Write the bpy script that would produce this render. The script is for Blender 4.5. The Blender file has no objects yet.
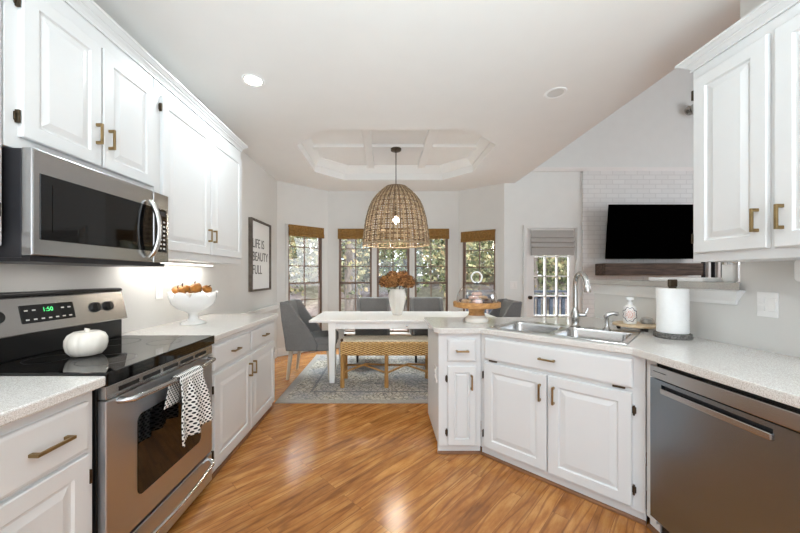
import bpy, bmesh, math, random
from mathutils import Vector, Matrix
random.seed(7)
PI = math.pi
SC = bpy.context.scene
COL = SC.collection

# ------------------------------------------------------------------ camera
cam = bpy.data.cameras.new('camera'); CAM = bpy.data.objects.new('camera', cam); COL.objects.link(CAM)
CAM.location = (0, 0, 1.29); CAM.rotation_euler = (PI/2, 0, 0)
cam.sensor_width = 36.0; cam.lens = 36.0*318/800
cam.shift_x = 15/800; cam.shift_y = 9/800
cam.clip_start = 0.02; cam.clip_end = 200
SC.camera = CAM

# ------------------------------------------------------------------ world, sun, large lights, exposure
W = bpy.data.worlds.new('world'); SC.world = W; W.use_nodes = True
wn = W.node_tree.nodes; wl = W.node_tree.links
bgn = wn['Background']
wtc = wn.new('ShaderNodeTexCoord'); wno = wn.new('ShaderNodeTexNoise'); wno.inputs['Scale'].default_value = 3.0
wra = wn.new('ShaderNodeValToRGB')
wra.color_ramp.elements[0].position = .42; wra.color_ramp.elements[0].color = (.62, .78, 1, 1)
wra.color_ramp.elements[1].position = .6; wra.color_ramp.elements[1].color = (1, 1, 1, 1)
wl.new(wtc.outputs['Generated'], wno.inputs['Vector']); wl.new(wno.outputs['Fac'], wra.inputs['Fac'])
wl.new(wra.outputs['Color'], bgn.inputs['Color'])
bgn.inputs['Strength'].default_value = 1.7

def add_light(name, kind, loc, energy, rot=(0, 0, 0), color=(1, 1, 1), size=None, size_y=None, shape=None, spread=None):
    l = bpy.data.lights.new(name, kind); l.energy = energy; l.color = color
    if shape: l.shape = shape
    if size is not None: l.size = size
    if size_y is not None: l.size_y = size_y
    if spread is not None: l.spread = spread
    o = bpy.data.objects.new(name, l); o.location = loc; o.rotation_euler = rot; COL.objects.link(o); return o

sun = bpy.data.lights.new('sun', 'SUN'); sun.energy = 3.0; sun.angle = .02; sun.color = (1, .95, .86)
so = bpy.data.objects.new('sun', sun); COL.objects.link(so); so.rotation_euler = (math.radians(48), 0, math.radians(-25))

# added area lamps at unseen openings behind the camera and beside the living room
add_light('rear_fill_lamp', 'AREA', (0.1, -2.65, 1.55), 9, (PI/2, 0, 0), (.75, .92, 1), 3.0, 2.2, 'RECTANGLE')
add_light('living_fill_lamp', 'AREA', (6.95, 2.0, 2.2), 26, (0, PI/2, 0), (.97, .98, 1), 2.6, 3.0, 'RECTANGLE')
# unseen area lamp added to brighten the ceiling, aimed up like a bounced flash
add_light('ceiling_fill_lamp', 'AREA', (0.15, -1.3, .75), 20, (PI-.72, 0, 0), (.72, .92, 1), 1.2, None, 'DISK', 1.5)
# added area lamp above the window tops, standing in for skylight into the bay
add_light('bay_fill_lamp', 'AREA', (0.2, 9.5, 7.0), 4200, (-.75, 0, 0), (.88, .96, 1), 8, 5, 'RECTANGLE')

SC.view_settings.view_transform = 'Standard'
SC.view_settings.look = 'None'
SC.view_settings.gamma = 1
SC.view_settings.use_curve_mapping = False
SC.view_settings.exposure = 1.04
SC.cycles.use_denoising = True
SC.cycles.max_bounces = 12; SC.cycles.diffuse_bounces = 6; SC.cycles.transparent_max_bounces = 16
SC.cycles.sample_clamp_indirect = 6

# ------------------------------------------------------------------ helpers: colour, materials
def lin(c):
    c /= 255.0
    return c/12.92 if c <= .04045 else ((c+.055)/1.055)**2.4
def C(r, g, b): return (lin(r), lin(g), lin(b), 1)

class M:
    """small node helper"""
    def __init__(s, name, col=(.8, .8, .8, 1), rough=.5, metal=0, spec=None):
        s.m = bpy.data.materials.new(name); s.m.use_nodes = True
        s.n = s.m.node_tree.nodes; s.l = s.m.node_tree.links
        s.b = s.n['Principled BSDF']; s.out = s.n['Material Output']
        s.b.inputs['Base Color'].default_value = col
        s.b.inputs['Roughness'].default_value = rough
        s.b.inputs['Metallic'].default_value = metal
        if spec is not None: s.b.inputs['Specular IOR Level'].default_value = spec
    def node(s, t, **kw):
        n = s.n.new(t)
        for k, v in kw.items():
            if k in n.inputs: n.inputs[k].default_value = v
            else: setattr(n, k, v)
        return n
    def link(s, a, b): s.l.new(a, b)
    def coords(s, scale=(1, 1, 1), rot=(0, 0, 0), kind='Object'):
        tc = s.node('ShaderNodeTexCoord'); mp = s.node('ShaderNodeMapping')
        mp.inputs['Scale'].default_value = scale; mp.inputs['Rotation'].default_value = rot
        s.link(tc.outputs[kind], mp.inputs['Vector']); return mp.outputs['Vector']
    def ramp(s, fac, stops, interp='LINEAR'):
        r = s.node('ShaderNodeValToRGB'); r.color_ramp.interpolation = interp
        e = r.color_ramp.elements
        while len(e) < len(stops): e.new(.5)
        for i, (p, c) in enumerate(stops): e[i].position = p; e[i].color = c
        s.link(fac, r.inputs['Fac']); return r.outputs['Color']
    def noise(s, vec, scale, detail=3, rough=.5):
        n = s.node('ShaderNodeTexNoise'); n.inputs['Scale'].default_value = scale
        n.inputs['Detail'].default_value = detail; n.inputs['Roughness'].default_value = rough
        if vec is not None: s.link(vec, n.inputs['Vector'])
        return n.outputs['Fac']
    def mix(s, fac, a, b, mode='MIX'):
        n = s.node('ShaderNodeMix'); n.data_type = 'RGBA'; n.blend_type = mode
        for idx, v in ((0, fac), (6, a), (7, b)):
            if hasattr(v, 'is_output'): s.link(v, n.inputs[idx])
            else: n.inputs[idx].default_value = v
        return n.outputs[2]
    def math(s, op, a, b=0.0, c=None):
        n = s.node('ShaderNodeMath', operation=op)
        for i, v in enumerate((a, b) if c is None else (a, b, c)):
            if hasattr(v, 'is_output'): s.link(v, n.inputs[i])
            else: n.inputs[i].default_value = v
        return n.outputs[0]
    def base(s, sock): s.link(sock, s.b.inputs['Base Color']); return s
    def rough(s, sock): s.link(sock, s.b.inputs['Roughness'])
    def bump(s, sock, strength=.3, dist=.01):
        n = s.node('ShaderNodeBump'); n.inputs['Strength'].default_value = strength; n.inputs['Distance'].default_value = dist
        s.link(sock, n.inputs['Height']); s.link(n.outputs['Normal'], s.b.inputs['Normal'])

def simple(name, col, rough=.5, metal=0, var=.04, scale=6, spec=None):
    """plain paint / plastic with a slight tonal variation"""
    s = M(name, col, rough, metal, spec)
    d = tuple(max(0, c*(1-var)) for c in col[:3]) + (1,)
    s.base(s.ramp(s.noise(s.coords(), scale, 3), [(.35, d), (.65, col)]))
    return s.m

MAT = {}
MAT['wall'] = simple('wall_paint', C(216, 214, 210), .75, var=.015)
MAT['wall_far'] = simple('living_wall_paint', C(230, 232, 230), .8, var=.02)
MAT['ceiling'] = simple('ceiling_paint', C(230, 228, 225), .85, var=.012)
MAT['trim'] = simple('white_trim_paint', C(236, 235, 233), .45, var=.012)
MAT['cab'] = simple('white_cabinet_lacquer', C(216, 217, 217), .35, var=.012)
MAT['white'] = simple('white_paint_gloss', C(242, 241, 239), .22, var=.01)
MAT['brass'] = simple('aged_brass', C(160, 136, 96), .36, 1, var=.15, scale=40)
MAT['bronze'] = simple('dark_bronze', C(92, 80, 66), .4, 1, var=.3, scale=60)
MAT['black'] = simple('black_plastic', C(18, 18, 19), .35, var=.2)
MAT['blackglass'] = simple('black_glass', C(8, 8, 9), .04, var=.1)
MAT['tvblack'] = simple('matt_black_screen', C(2, 2, 2), .9, var=.1, spec=0)
MAT['darkgrey'] = simple('dark_grey_metal', C(58, 58, 62), .4, .6, var=.1)
MAT['chrome'] = simple('polished_chrome', C(215, 215, 215), .12, 1, var=.05)
MAT['nickel'] = simple('brushed_nickel', C(196, 195, 192), .24, 1, var=.08, scale=30)
MAT['ceramic'] = simple('white_glazed_ceramic', C(232, 226, 216), .2, var=.04)
MAT['milk'] = simple('milk_glass', C(240, 240, 238), .12, var=.02)
MAT['paper'] = simple('white_paper', C(244, 243, 241), .9, var=.02, scale=60)
MAT['green_led'] = None

def m_steel(name, base, axis, rough=.26):
    s = M(name, base, rough, 1)
    sc = [700, 700, 700]; sc[axis] = 3
    n = s.noise(s.coords(tuple(sc)), 1.0, 2)
    s.base(s.ramp(n, [(.3, tuple(c*.985 for c in base[:3])+(1,)), (.7, base)]))
    s.rough(s.ramp(n, [(.2, (rough*.99,)*3+(1,)), (.8, (rough*1.01,)*3+(1,))]))
    return s.m
MAT['steel'] = m_steel('brushed_stainless', C(182, 182, 182), 0, .24)
MAT['steel_dark'] = m_steel('brushed_stainless_warm', C(142, 151, 159), 0, .27)
MAT['steel_oven'] = m_steel('brushed_stainless_oven', C(196, 198, 202), 0, .30)
MAT['sinksteel'] = m_steel('satin_sink_steel', C(200, 200, 200), 0, .2)

def m_counter():
    s = M('speckled_quartz', rough=.07)
    v = s.coords()
    n1 = s.noise(v, 240, 2); n2 = s.noise(v, 560, 1); n3 = s.noise(v, 6, 3)
    c = s.ramp(n1, [(.3, C(190, 184, 177)), (.5, C(220, 218, 214)), (.72, C(234, 233, 230))])
    c = s.mix(s.ramp(n2, [(.33, (1, 1, 1, 1)), (.40, (0, 0, 0, 1))]), c, C(146, 133, 121))
    c = s.mix(s.ramp(n3, [(.3, (0, 0, 0, 1)), (.8, (.25, .25, .25, 1))]), c, C(225, 222, 218))
    s.base(c); return s.m
MAT['counter'] = m_counter()

MAT['ledge'] = simple('grey_quartz_ledge', C(184, 179, 172), .25, var=.16, scale=160)
MAT['pewter'] = simple('carved_pewter', C(128, 124, 120), .5, .4, var=.6, scale=110)
def m_floor():
    s = M('oak_plank_floor', rough=.2)
    v = s.coords(rot=(0, 0, -math.radians(45)))
    br = s.node('ShaderNodeTexBrick'); s.link(v, br.inputs['Vector'])
    br.offset = .37; br.offset_frequency = 3
    br.inputs['Color1'].default_value = (0, 0, 0, 1); br.inputs['Color2'].default_value = (1, 1, 1, 1)
    br.inputs['Mortar'].default_value = (.5, .5, .5, 1)
    br.inputs['Scale'].default_value = 1; br.inputs['Mortar Size'].default_value = .0011
    br.inputs['Brick Width'].default_value = 1.15; br.inputs['Row Height'].default_value = .083
    br.inputs['Bias'].default_value = 0
    plank = br.outputs['Color']
    # shift the grain of each plank
    tc = s.node('ShaderNodeVectorMath', operation='MULTIPLY_ADD')
    s.link(plank, tc.inputs[0]); tc.inputs[1].default_value = (7, 3, 11); s.link(v, tc.inputs[2])
    mp = s.node('ShaderNodeMapping'); mp.inputs['Scale'].default_value = (2.4, 11, 4); s.link(tc.outputs[0], mp.inputs['Vector'])
    g1 = s.noise(mp.outputs['Vector'], 1.6, 5, .62)
    mp2 = s.node('ShaderNodeMapping'); mp2.inputs['Scale'].default_value = (4, 110, 4); s.link(tc.outputs[0], mp2.inputs['Vector'])
    g2 = s.noise(mp2.outputs['Vector'], 1.2, 3, .6)
    wv = s.node('ShaderNodeTexWave'); wv.wave_type = 'BANDS'; wv.bands_direction = 'Y'
    wv.inputs['Scale'].default_value = .9; wv.inputs['Distortion'].default_value = 12; wv.inputs['Detail'].default_value = 2
    wv.inputs['Detail Scale'].default_value = 1.4
    mp3 = s.node('ShaderNodeMapping'); mp3.inputs['Scale'].default_value = (.8, 6, 4); s.link(tc.outputs[0], mp3.inputs['Vector']); s.link(mp3.outputs['Vector'], wv.inputs['Vector'])
    c = s.ramp(g1, [(.28, C(134, 80, 36)), (.48, C(176, 116, 58)), (.7, C(204, 148, 86))])
    c = s.mix(s.ramp(wv.outputs['Fac'], [(.0, (.60,)*3+(1,)), (.14, (0, 0, 0, 1))]), c, C(118, 68, 34))
    c = s.mix(s.ramp(g2, [(.28, (.30,)*3+(1,)), (.40, (0, 0, 0, 1))]), c, C(104, 60, 30))
    c = s.mix(.55, c, s.ramp(plank, [(0, (.68, .64, .60, 1)), (.5, (.92, .91, .90, 1)), (1, (1.10, 1.08, 1.05, 1))]), 'MULTIPLY')
    c = s.mix(s.math('MULTIPLY', br.outputs['Fac'], .6), c, C(70, 40, 20))
    s.base(c)
    s.rough(s.ramp(g1, [(.2, (.24,)*3+(1,)), (.8, (.15,)*3+(1,))]))
    s.bump(s.math('ADD', s.math('MULTIPLY', br.outputs['Fac'], -1), s.math('MULTIPLY', g1, .5)), .12, .003)
    return s.m
MAT['floor'] = m_floor()

def m_rug():
    s = M('distressed_rug', rough=.95, spec=.1)
    v = s.coords()
    vo = s.node('ShaderNodeTexVoronoi'); vo.feature = 'DISTANCE_TO_EDGE'; vo.inputs['Scale'].default_value = 20; s.link(v, vo.inputs['Vector'])
    vo2 = s.node('ShaderNodeTexVoronoi'); vo2.inputs['Scale'].default_value = 8; vo2.feature = 'SMOOTH_F1'; s.link(v, vo2.inputs['Vector'])
    rings = s.math('SINE', s.math('MULTIPLY', vo2.outputs['Distance'], 42))
    n = s.noise(v, 14, 5, .7); n2 = s.noise(v, 90, 3)
    big = s.noise(v, 2.2, 2)
    base = s.ramp(n, [(.3, C(118, 112, 106)), (.48, C(184, 174, 160)), (.66, C(226, 214, 194))])
    c = s.mix(s.ramp(rings, [(.3, (0, 0, 0, 1)), (.6, (.8, .8, .8, 1))]), base, C(208, 200, 188))
    c = s.mix(s.ramp(vo.outputs['Distance'], [(.03, (.9,)*3+(1,)), (.09, (0, 0, 0, 1))]), c, C(96, 92, 90))
    c = s.mix(s.ramp(big, [(.4, (0, 0, 0, 1)), (.62, (.55, .55, .55, 1))]), c, C(128, 134, 148))
    c = s.mix(s.ramp(n2, [(.35, (.4,)*3+(1,)), (.55, (0, 0, 0, 1))]), c, C(122, 116, 112))
    # plain grey border band
    sx = s.node('ShaderNodeSeparateXYZ'); s.link(v, sx.inputs[0])
    ex = s.math('SUBTRACT', RUG[0]/2, s.math('ABSOLUTE', sx.outputs[0])); ey = s.math('SUBTRACT', RUG[1]/2, s.math('ABSOLUTE', sx.outputs[1]))
    e = s.math('MINIMUM', ex, ey)
    c = s.mix(s.ramp(e, [(.07, (.85,)*3+(1,)), (.08, (0, 0, 0, 1))]), c, C(158, 152, 146))
    c = s.mix(s.ramp(s.math('ABSOLUTE', s.math('SUBTRACT', e, .3)), [(.012, (.7,)*3+(1,)), (.016, (0, 0, 0, 1))]), c, C(96, 98, 106))
    c = s.mix(.08, c, C(170, 164, 156))
    s.base(c); s.bump(n2, .4, .004); return s.m
RUG = (2.75, 1.95)
MAT['rug'] = m_rug()

def m_weave(name, c0, c1, c2, sx, sz, bump=.6):
    s = M(name, rough=.8, spec=.2)
    v = s.coords()
    n = s.noise(v, 70, 3)
    sp = s.node('ShaderNodeSeparateXYZ'); s.link(v, sp.inputs[0])
    u = s.math('ADD', sp.outputs[0], sp.outputs[1])
    a = s.math('SINE', s.math('MULTIPLY', u, sx)); b = s.math('SINE', s.math('MULTIPLY', sp.outputs[2], sz))
    w = s.math('MULTIPLY', a, b)
    w2 = s.math('ADD', s.math('MULTIPLY', w, .35), n)
    s.base(s.ramp(w2, [(.2, c0), (.5, c1), (.8, c2)]))
    s.bump(w, bump, .008); return s.m
MAT['seagrass'] = m_weave('woven_seagrass', C(132, 96, 54), C(192, 150, 94), C(222, 188, 134), 90, 260)
MAT['seat_rush'] = m_weave('pale_woven_seat', C(176, 160, 136), C(206, 194, 172), C(222, 212, 194), 150, 90)
MAT['bamboo'] = m_weave('woven_bamboo_shade', C(84, 58, 28), C(140, 102, 54), C(176, 138, 82), 30, 520, .4)
MAT['rattan'] = simple('rattan_strip', C(190, 168, 136), .6, var=.5, scale=22)
MAT['rattan_dark'] = simple('rattan_strip_dark', C(128, 102, 74), .65, var=.5, scale=18)

def m_wood(name, c0, c1, scale=(3, 30, 30), rough=.55, n_scale=1.5):
    s = M(name, rough=rough)
    n = s.noise(s.coords(scale), n_scale, 5, .65)
    s.base(s.ramp(n, [(.3, c0), (.7, c1)])); s.bump(n, .25, .005); return s.m
MAT['bench_wood'] = m_wood('honey_bench_wood', C(150, 104, 50), C(190, 144, 82), (20, 20, 3))
MAT['mantel'] = m_wood('dark_rough_beam', C(44, 36, 31), C(104, 86, 74), (2.5, 22, 26), .8)
MAT['oakrim'] = m_wood('honey_oak', C(150, 100, 50), C(204, 154, 92), (18, 18, 40))
MAT['board'] = m_wood('pale_beech_board', C(190, 164, 130), C(220, 198, 168), (6, 30, 10))
MAT['signwood'] = m_wood('weathered_grey_wood', C(70, 62, 55), C(122, 112, 102), (30, 4, 4), .8)
MAT['walnut'] = m_wood('walnut_frame', C(58, 40, 26), C(96, 68, 46), (20, 20, 3))
MAT['paleleg'] = m_wood('whitewashed_leg', C(176, 160, 140), C(214, 202, 184), (20, 20, 3))
MAT['darkleg'] = m_wood('espresso_leg', C(28, 22, 20), C(54, 44, 38), (20, 20, 3))
MAT['shoe'] = m_wood('brown_shoe_moulding', C(96, 60, 34), C(140, 92, 54), (3, 3, 30), .45)
MAT['sash'] = simple('brown_window_sash', C(122, 98, 82), .5, var=.15)

def m_fabric(name, col, var=.25, scale=260):
    s = M(name, rough=.95, spec=.15)
    v = s.coords(); n = s.noise(v, scale, 2); n2 = s.noise(v, 9, 3)
    d = tuple(c*(1-var) for c in col[:3])+(1,); u = tuple(min(1, c*(1+var)) for c in col[:3])+(1,)
    c = s.ramp(n, [(.35, d), (.65, u)])
    c = s.mix(s.ramp(n2, [(.35, (.25,)*3+(1,)), (.6, (0, 0, 0, 1))]), c, d)
    s.base(c); s.bump(n, .35, .002); return s.m
MAT['chair'] = m_fabric('charcoal_linen', C(120, 119, 118))
MAT['shade'] = m_fabric('grey_linen_shade', C(176, 174, 170), .12, 200)

def m_brick():
    s = M('white_painted_brick', rough=.75)
    v = s.coords(rot=(PI/2, 0, 0))
    br = s.node('ShaderNodeTexBrick'); s.link(v, br.inputs['Vector'])
    br.inputs['Color1'].default_value = C(232, 233, 232); br.inputs['Color2'].default_value = C(227, 228, 227)
    br.inputs['Mortar'].default_value = C(218, 219, 218); br.inputs['Scale'].default_value = 1
    br.inputs['Brick Width'].default_value = .2; br.inputs['Row Height'].default_value = .075; br.inputs['Mortar Size'].default_value = .007
    n = s.noise(v, 30, 4)
    s.base(br.outputs['Color'])
    s.bump(s.math('ADD', s.math('MULTIPLY', br.outputs['Fac'], -1), s.math('MULTIPLY', n, .5)), .3, .006); return s.m
MAT['brick'] = m_brick()

def m_glass(name, tint=(.97, .985, .98, 1), refl=.10):
    m = bpy.data.materials.new(name); m.use_nodes = True; n = m.node_tree.nodes; l = m.node_tree.links
    n.remove(n['Principled BSDF'])
    t = n.new('ShaderNodeBsdfTransparent'); t.inputs[0].default_value = tint
    g = n.new('ShaderNodeBsdfGlossy'); g.inputs['Roughness'].default_value = .02
    lw = n.new('ShaderNodeLayerWeight'); lw.inputs['Blend'].default_value = .25
    mu = n.new('ShaderNodeMath'); mu.operation = 'MULTIPLY_ADD'; mu.inputs[1].default_value = .5; mu.inputs[2].default_value = refl*.4
    l.new(lw.outputs['Facing'], mu.inputs[0])
    mx = n.new('ShaderNodeMixShader'); l.new(mu.outputs[0], mx.inputs[0]); l.new(t.outputs[0], mx.inputs[1]); l.new(g.outputs[0], mx.inputs[2])
    l.new(mx.outputs[0], n['Material Output'].inputs['Surface']); return m
MAT['glass'] = m_glass('window_glass', refl=.06)
MAT['clearglass'] = m_glass('clear_dome_glass', (.95, .965, .97, 1), .35)

def m_emit(name, col, strength):
    m = bpy.data.materials.new(name); m.use_nodes = True
    b = m.node_tree.nodes['Principled BSDF']; b.inputs['Base Color'].default_value = col
    b.inputs['Emission Color'].default_value = col; b.inputs['Emission Strength'].default_value = strength; return m
MAT['led'] = m_emit('lit_lamp_lens', (1, .97, .92, 1), 9)
MAT['bulb'] = m_emit('lit_bulb', (1, .93, .8, 1), 14)
MAT['digits'] = m_emit('green_digits', (.08, .7, .2, 1), .7)
MAT['lensoff'] = simple('unlit_lamp_lens', C(206, 204, 200), .5)

def m_towel():
    s = M('black_dotted_towel', rough=.95, spec=.1)
    tc = s.node('ShaderNodeTexCoord'); sp = s.node('ShaderNodeSeparateXYZ'); s.link(tc.outputs['UV'], sp.inputs[0])
    u = s.math('MULTIPLY', sp.outputs[0], 15); v = s.math('MULTIPLY', sp.outputs[1], 17)
    row = s.math('FLOOR', v); odd = s.math('MULTIPLY', s.math('MODULO', row, 2.0), .5)
    fu = s.math('SUBTRACT', s.math('FRACT', s.math('ADD', u, odd)), .5); fv = s.math('SUBTRACT', s.math('FRACT', v), .5)
    d = s.math('ADD', s.math('POWER', s.math('ABSOLUTE', s.math('MULTIPLY', fu, 1.2)), 2.0), s.math('POWER', s.math('ABSOLUTE', s.math('MULTIPLY', fv, .95)), 2.0))
    s.base(s.ramp(d, [(.11, C(26, 26, 30)), (.15, C(226, 224, 220))])); return s.m
MAT['towel'] = m_towel()

def m_leaf(name, stops, trans=.35):
    m = bpy.data.materials.new(name); m.use_nodes = True; n = m.node_tree.nodes; l = m.node_tree.links
    g = n.new('ShaderNodeNewGeometry'); r = n.new('ShaderNodeValToRGB')
    e = r.color_ramp.elements
    while len(e) < len(stops): e.new(.5)
    for i, (p, c) in enumerate(stops): e[i].position = p; e[i].color = c
    l.new(g.outputs['Random Per Island'], r.inputs['Fac'])
    b = n['Principled BSDF']; b.inputs['Roughness'].default_value = .7; l.new(r.outputs['Color'], b.inputs['Base Color'])
    t = n.new('ShaderNodeBsdfTranslucent'); l.new(r.outputs['Color'], t.inputs['Color'])
    mx = n.new('ShaderNodeMixShader'); mx.inputs[0].default_value = trans
    l.new(b.outputs[0], mx.inputs[1]); l.new(t.outputs[0], mx.inputs[2]); l.new(mx.outputs[0], n['Material Output'].inputs['Surface']); return m
MAT['leaf'] = m_leaf('woodland_leaves', [(0, C(62, 66, 50)), (.35, C(104, 106, 78)), (.7, C(138, 132, 96)), (1, C(160, 138, 104))])
MAT['leafgreen'] = m_leaf('fresh_green_leaves', [(0, C(66, 78, 52)), (.5, C(116, 126, 84)), (1, C(166, 166, 122))])
MAT['petal'] = m_leaf('rust_hydrangea_petals', [(0, C(74, 42, 18)), (.4, C(120, 76, 32)), (.75, C(164, 110, 54)), (1, C(200, 150, 90))], .05)
MAT['bark'] = m_wood('grey_bark', C(62, 54, 50), C(116, 106, 100), (12, 12, 2), .95)
def m_ground():
    s = M('leaf_litter', rough=.95)
    v = s.coords(); n = s.noise(v, 3.2, 6, .75); n2 = s.noise(v, .35, 2)
    c = s.ramp(n, [(.3, C(92, 78, 76)), (.5, C(142, 124, 122)), (.7, C(176, 162, 160))])
    c = s.mix(s.ramp(n2, [(.45, (0, 0, 0, 1)), (.6, (.5, .5, .5, 1))]), c, C(120, 122, 84))
    s.base(c); return s.m
MAT['ground'] = m_ground()
MAT['railing'] = simple('slate_blue_railing', C(36, 41, 54), .6, var=.15)
MAT['deck'] = simple('pale_grey_decking', C(196, 200, 208), .7, var=.08)

# ------------------------------------------------------------------ helpers: meshes and objects
class MB:
    def __init__(s): s.v = []; s.f = []; s.mi = []; s.cur = 0
    def add(s, vs, fs):
        o = len(s.v); s.v += [tuple(v) for v in vs]
        for f in fs: s.f.append([o+i for i in f]); s.mi.append(s.cur)
        return s
    def box(s, x0, x1, y0, y1, z0, z1):
        return s.add([(x0, y0, z0), (x1, y0, z0), (x1, y1, z0), (x0, y1, z0), (x0, y0, z1), (x1, y0, z1), (x1, y1, z1), (x0, y1, z1)],
                     [(0, 3, 2, 1), (4, 5, 6, 7), (0, 1, 5, 4), (1, 2, 6, 5), (2, 3, 7, 6), (3, 0, 4, 7)])
    def prism(s, poly, z0, z1):
        n = len(poly)
        a = sum(poly[i][0]*poly[(i+1) % n][1]-poly[(i+1) % n][0]*poly[i][1] for i in range(n))
        if a < 0: poly = poly[::-1]
        vs = [(x, y, z0) for x, y in poly]+[(x, y, z1) for x, y in poly]
        fs = [list(range(n))[::-1], list(range(n, 2*n))]+[(i, (i+1) % n, n+(i+1) % n, n+i) for i in range(n)]
        return s.add(vs, fs)
    def prism_x(s, poly, x0, x1):
        """poly of (y,z), extruded along x"""
        n = len(poly)
        a = sum(poly[i][0]*poly[(i+1) % n][1]-poly[(i+1) % n][0]*poly[i][1] for i in range(n))
        if a < 0: poly = poly[::-1]
        vs = [(x0, y, z) for y, z in poly]+[(x1, y, z) for y, z in poly]
        fs = [list(range(n))[::-1], list(range(n, 2*n))]+[(i, (i+1) % n, n+(i+1) % n, n+i) for i in range(n)]
        return s.add(vs, fs)
    def loft(s, loops, cap0=True, cap1=True):
        n = len(loops[0]); vs = [p for L in loops for p in L]; fs = []
        for k in range(len(loops)-1):
            for i in range(n): fs.append((k*n+i, k*n+(i+1) % n, (k+1)*n+(i+1) % n, (k+1)*n+i))
        if cap0: fs.append(list(range(n))[::-1])
        if cap1: fs.append([(len(loops)-1)*n+i for i in range(n)])
        return s.add(vs, fs)
    def lathe(s, prof, c=(0, 0, 0), seg=32, mod=None):
        """prof of (r,z); mod(angle, r, z)->r"""
        loops = []
        for r, z in prof:
            L = []
            for i in range(seg):
                a = 2*PI*i/seg; rr = mod(a, r, z) if mod else r
                L.append((c[0]+rr*math.cos(a), c[1]+rr*math.sin(a), c[2]+z))
            loops.append(L)
        return s.loft(loops)
    def tube(s, pts, r, seg=10, closed=False):
        pts = [Vector(p) for p in pts]; n = len(pts); loops = []
        rr = r if isinstance(r, (list, tuple)) else [r]*n
        up = None
        for i, p in enumerate(pts):
            if closed: t = pts[(i+1) % n]-pts[(i-1) % n]
            else: t = pts[min(i+1, n-1)]-pts[max(i-1, 0)]
            t.normalize()
            if up is None:
                up = Vector((0, 0, 1)) if abs(t.z) < .9 else Vector((1, 0, 0))
            a = t.cross(up); a.normalize(); b = a.cross(t); b.normalize(); up = b
            loops.append([tuple(p+rr[i]*(math.cos(2*PI*k/seg)*a+math.sin(2*PI*k/seg)*b)) for k in range(seg)])
        if closed: loops.append(loops[0]); return s.loft(loops, False, False)
        return s.loft(loops)
    def bar(s, p, q, w, h=None):
        """square bar between two points"""
        h = h or w; p = Vector(p); q = Vector(q); t = (q-p).normalized()
        up = Vector((0, 0, 1)) if abs(t.z) < .95 else Vector((0, 1, 0))
        a = t.cross(up).normalized()*w/2; b = a.cross(t).normalized()*h/2
        return s.loft([[tuple(e+a+b), tuple(e-a+b), tuple(e-a-b), tuple(e+a-b)] for e in (p, q)])
    def sphere(s, c, r, seg=16, rings=10, sc=(1, 1, 1)):
        loops = []
        for j in range(1, rings):
            th = PI*j/rings
            loops.append([(c[0]+sc[0]*r*math.sin(th)*math.cos(2*PI*i/seg), c[1]+sc[1]*r*math.sin(th)*math.sin(2*PI*i/seg), c[2]-sc[2]*r*math.cos(th)) for i in range(seg)])
        return s.loft(loops)
    def xf(s, mtx, start=0):
        s.v[start:] = [tuple(mtx @ Vector(v)) for v in s.v[start:]]; return s
    def build(s, name, mats, parent=None, bevel=0, smooth=False, seg=2, sub=0, solid=0, recalc=True):
        me = bpy.data.meshes.new(name); me.from_pydata(s.v, [], s.f)
        mats = mats if isinstance(mats, (list, tuple)) else [mats]
        for m in mats: me.materials.append(MAT[m] if isinstance(m, str) else m)
        for p, i in zip(me.polygons, s.mi): p.material_index = i
        if recalc:
            b = bmesh.new(); b.from_mesh(me); bmesh.ops.recalc_face_normals(b, faces=b.faces); b.to_mesh(me); b.free()
        if smooth:
            for p in me.polygons: p.use_smooth = True
            if smooth != 'all':
                try: me.set_sharp_from_angle(angle=math.radians(42))
                except Exception: pass
        me.update()
        o = bpy.data.objects.new(name, me); COL.objects.link(o)
        if parent: o.parent = parent
        if bevel:
            bm_ = o.modifiers.new('bevel', 'BEVEL'); bm_.width = bevel; bm_.segments = seg; bm_.limit_method = 'ANGLE'; bm_.angle_limit = math.radians(35)
        if solid:
            sm = o.modifiers.new('solidify', 'SOLIDIFY'); sm.thickness = solid; sm.offset = 0
        if sub:
            ss = o.modifiers.new('subsurf', 'SUBSURF'); ss.levels = sub; ss.render_levels = sub
        return o

def thing(name, label, cat, loc=(0, 0, 0), rotz=0, group=None):
    o = bpy.data.objects.new(name, None); COL.objects.link(o); o.empty_display_size = .05
    o.location = loc; o.rotation_euler = (0, 0, rotz); o['label'] = label; o['category'] = cat
    if group: o['group'] = group
    return o
def tag(o, label, cat, group=None, kind=None):
    o['label'] = label; o['category'] = cat
    if group: o['group'] = group
    if kind: o['kind'] = kind
    return o
def struct(o, label=None):
    o['kind'] = 'structure'
    if label: o['label'] = label
    return o
def sroot(name, loc=(0, 0, 0), rotz=0, label=None):
    o = bpy.data.objects.new(name, None); COL.objects.link(o); o.empty_display_size = .05
    o.location = loc; o.rotation_euler = (0, 0, rotz); return struct(o, label)
def copy_tree(o, parent=None):
    c = o.copy(); COL.objects.link(c)
    if parent: c.parent = parent
    for ch in list(o.children): copy_tree(ch, c)
    return c
def text_mesh(name, body, size, mtx, mat, parent, extrude=.001, align='LEFT', sx=1.0):
    cu = bpy.data.curves.new(name, 'FONT'); cu.body = body; cu.size = size; cu.extrude = extrude; cu.align_x = align
    t = bpy.data.objects.new(name, cu); COL.objects.link(t)
    dg = bpy.context.evaluated_depsgraph_get()
    me = bpy.data.meshes.new_from_object(t.evaluated_get(dg)); bpy.data.objects.remove(t)
    me.transform(mtx @ Matrix.Diagonal((sx, 1, 1, 1)))
    me.materials.clear(); me.materials.append(MAT[mat])
    o = bpy.data.objects.new(name, me); COL.objects.link(o); o.parent = parent; return o

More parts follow.
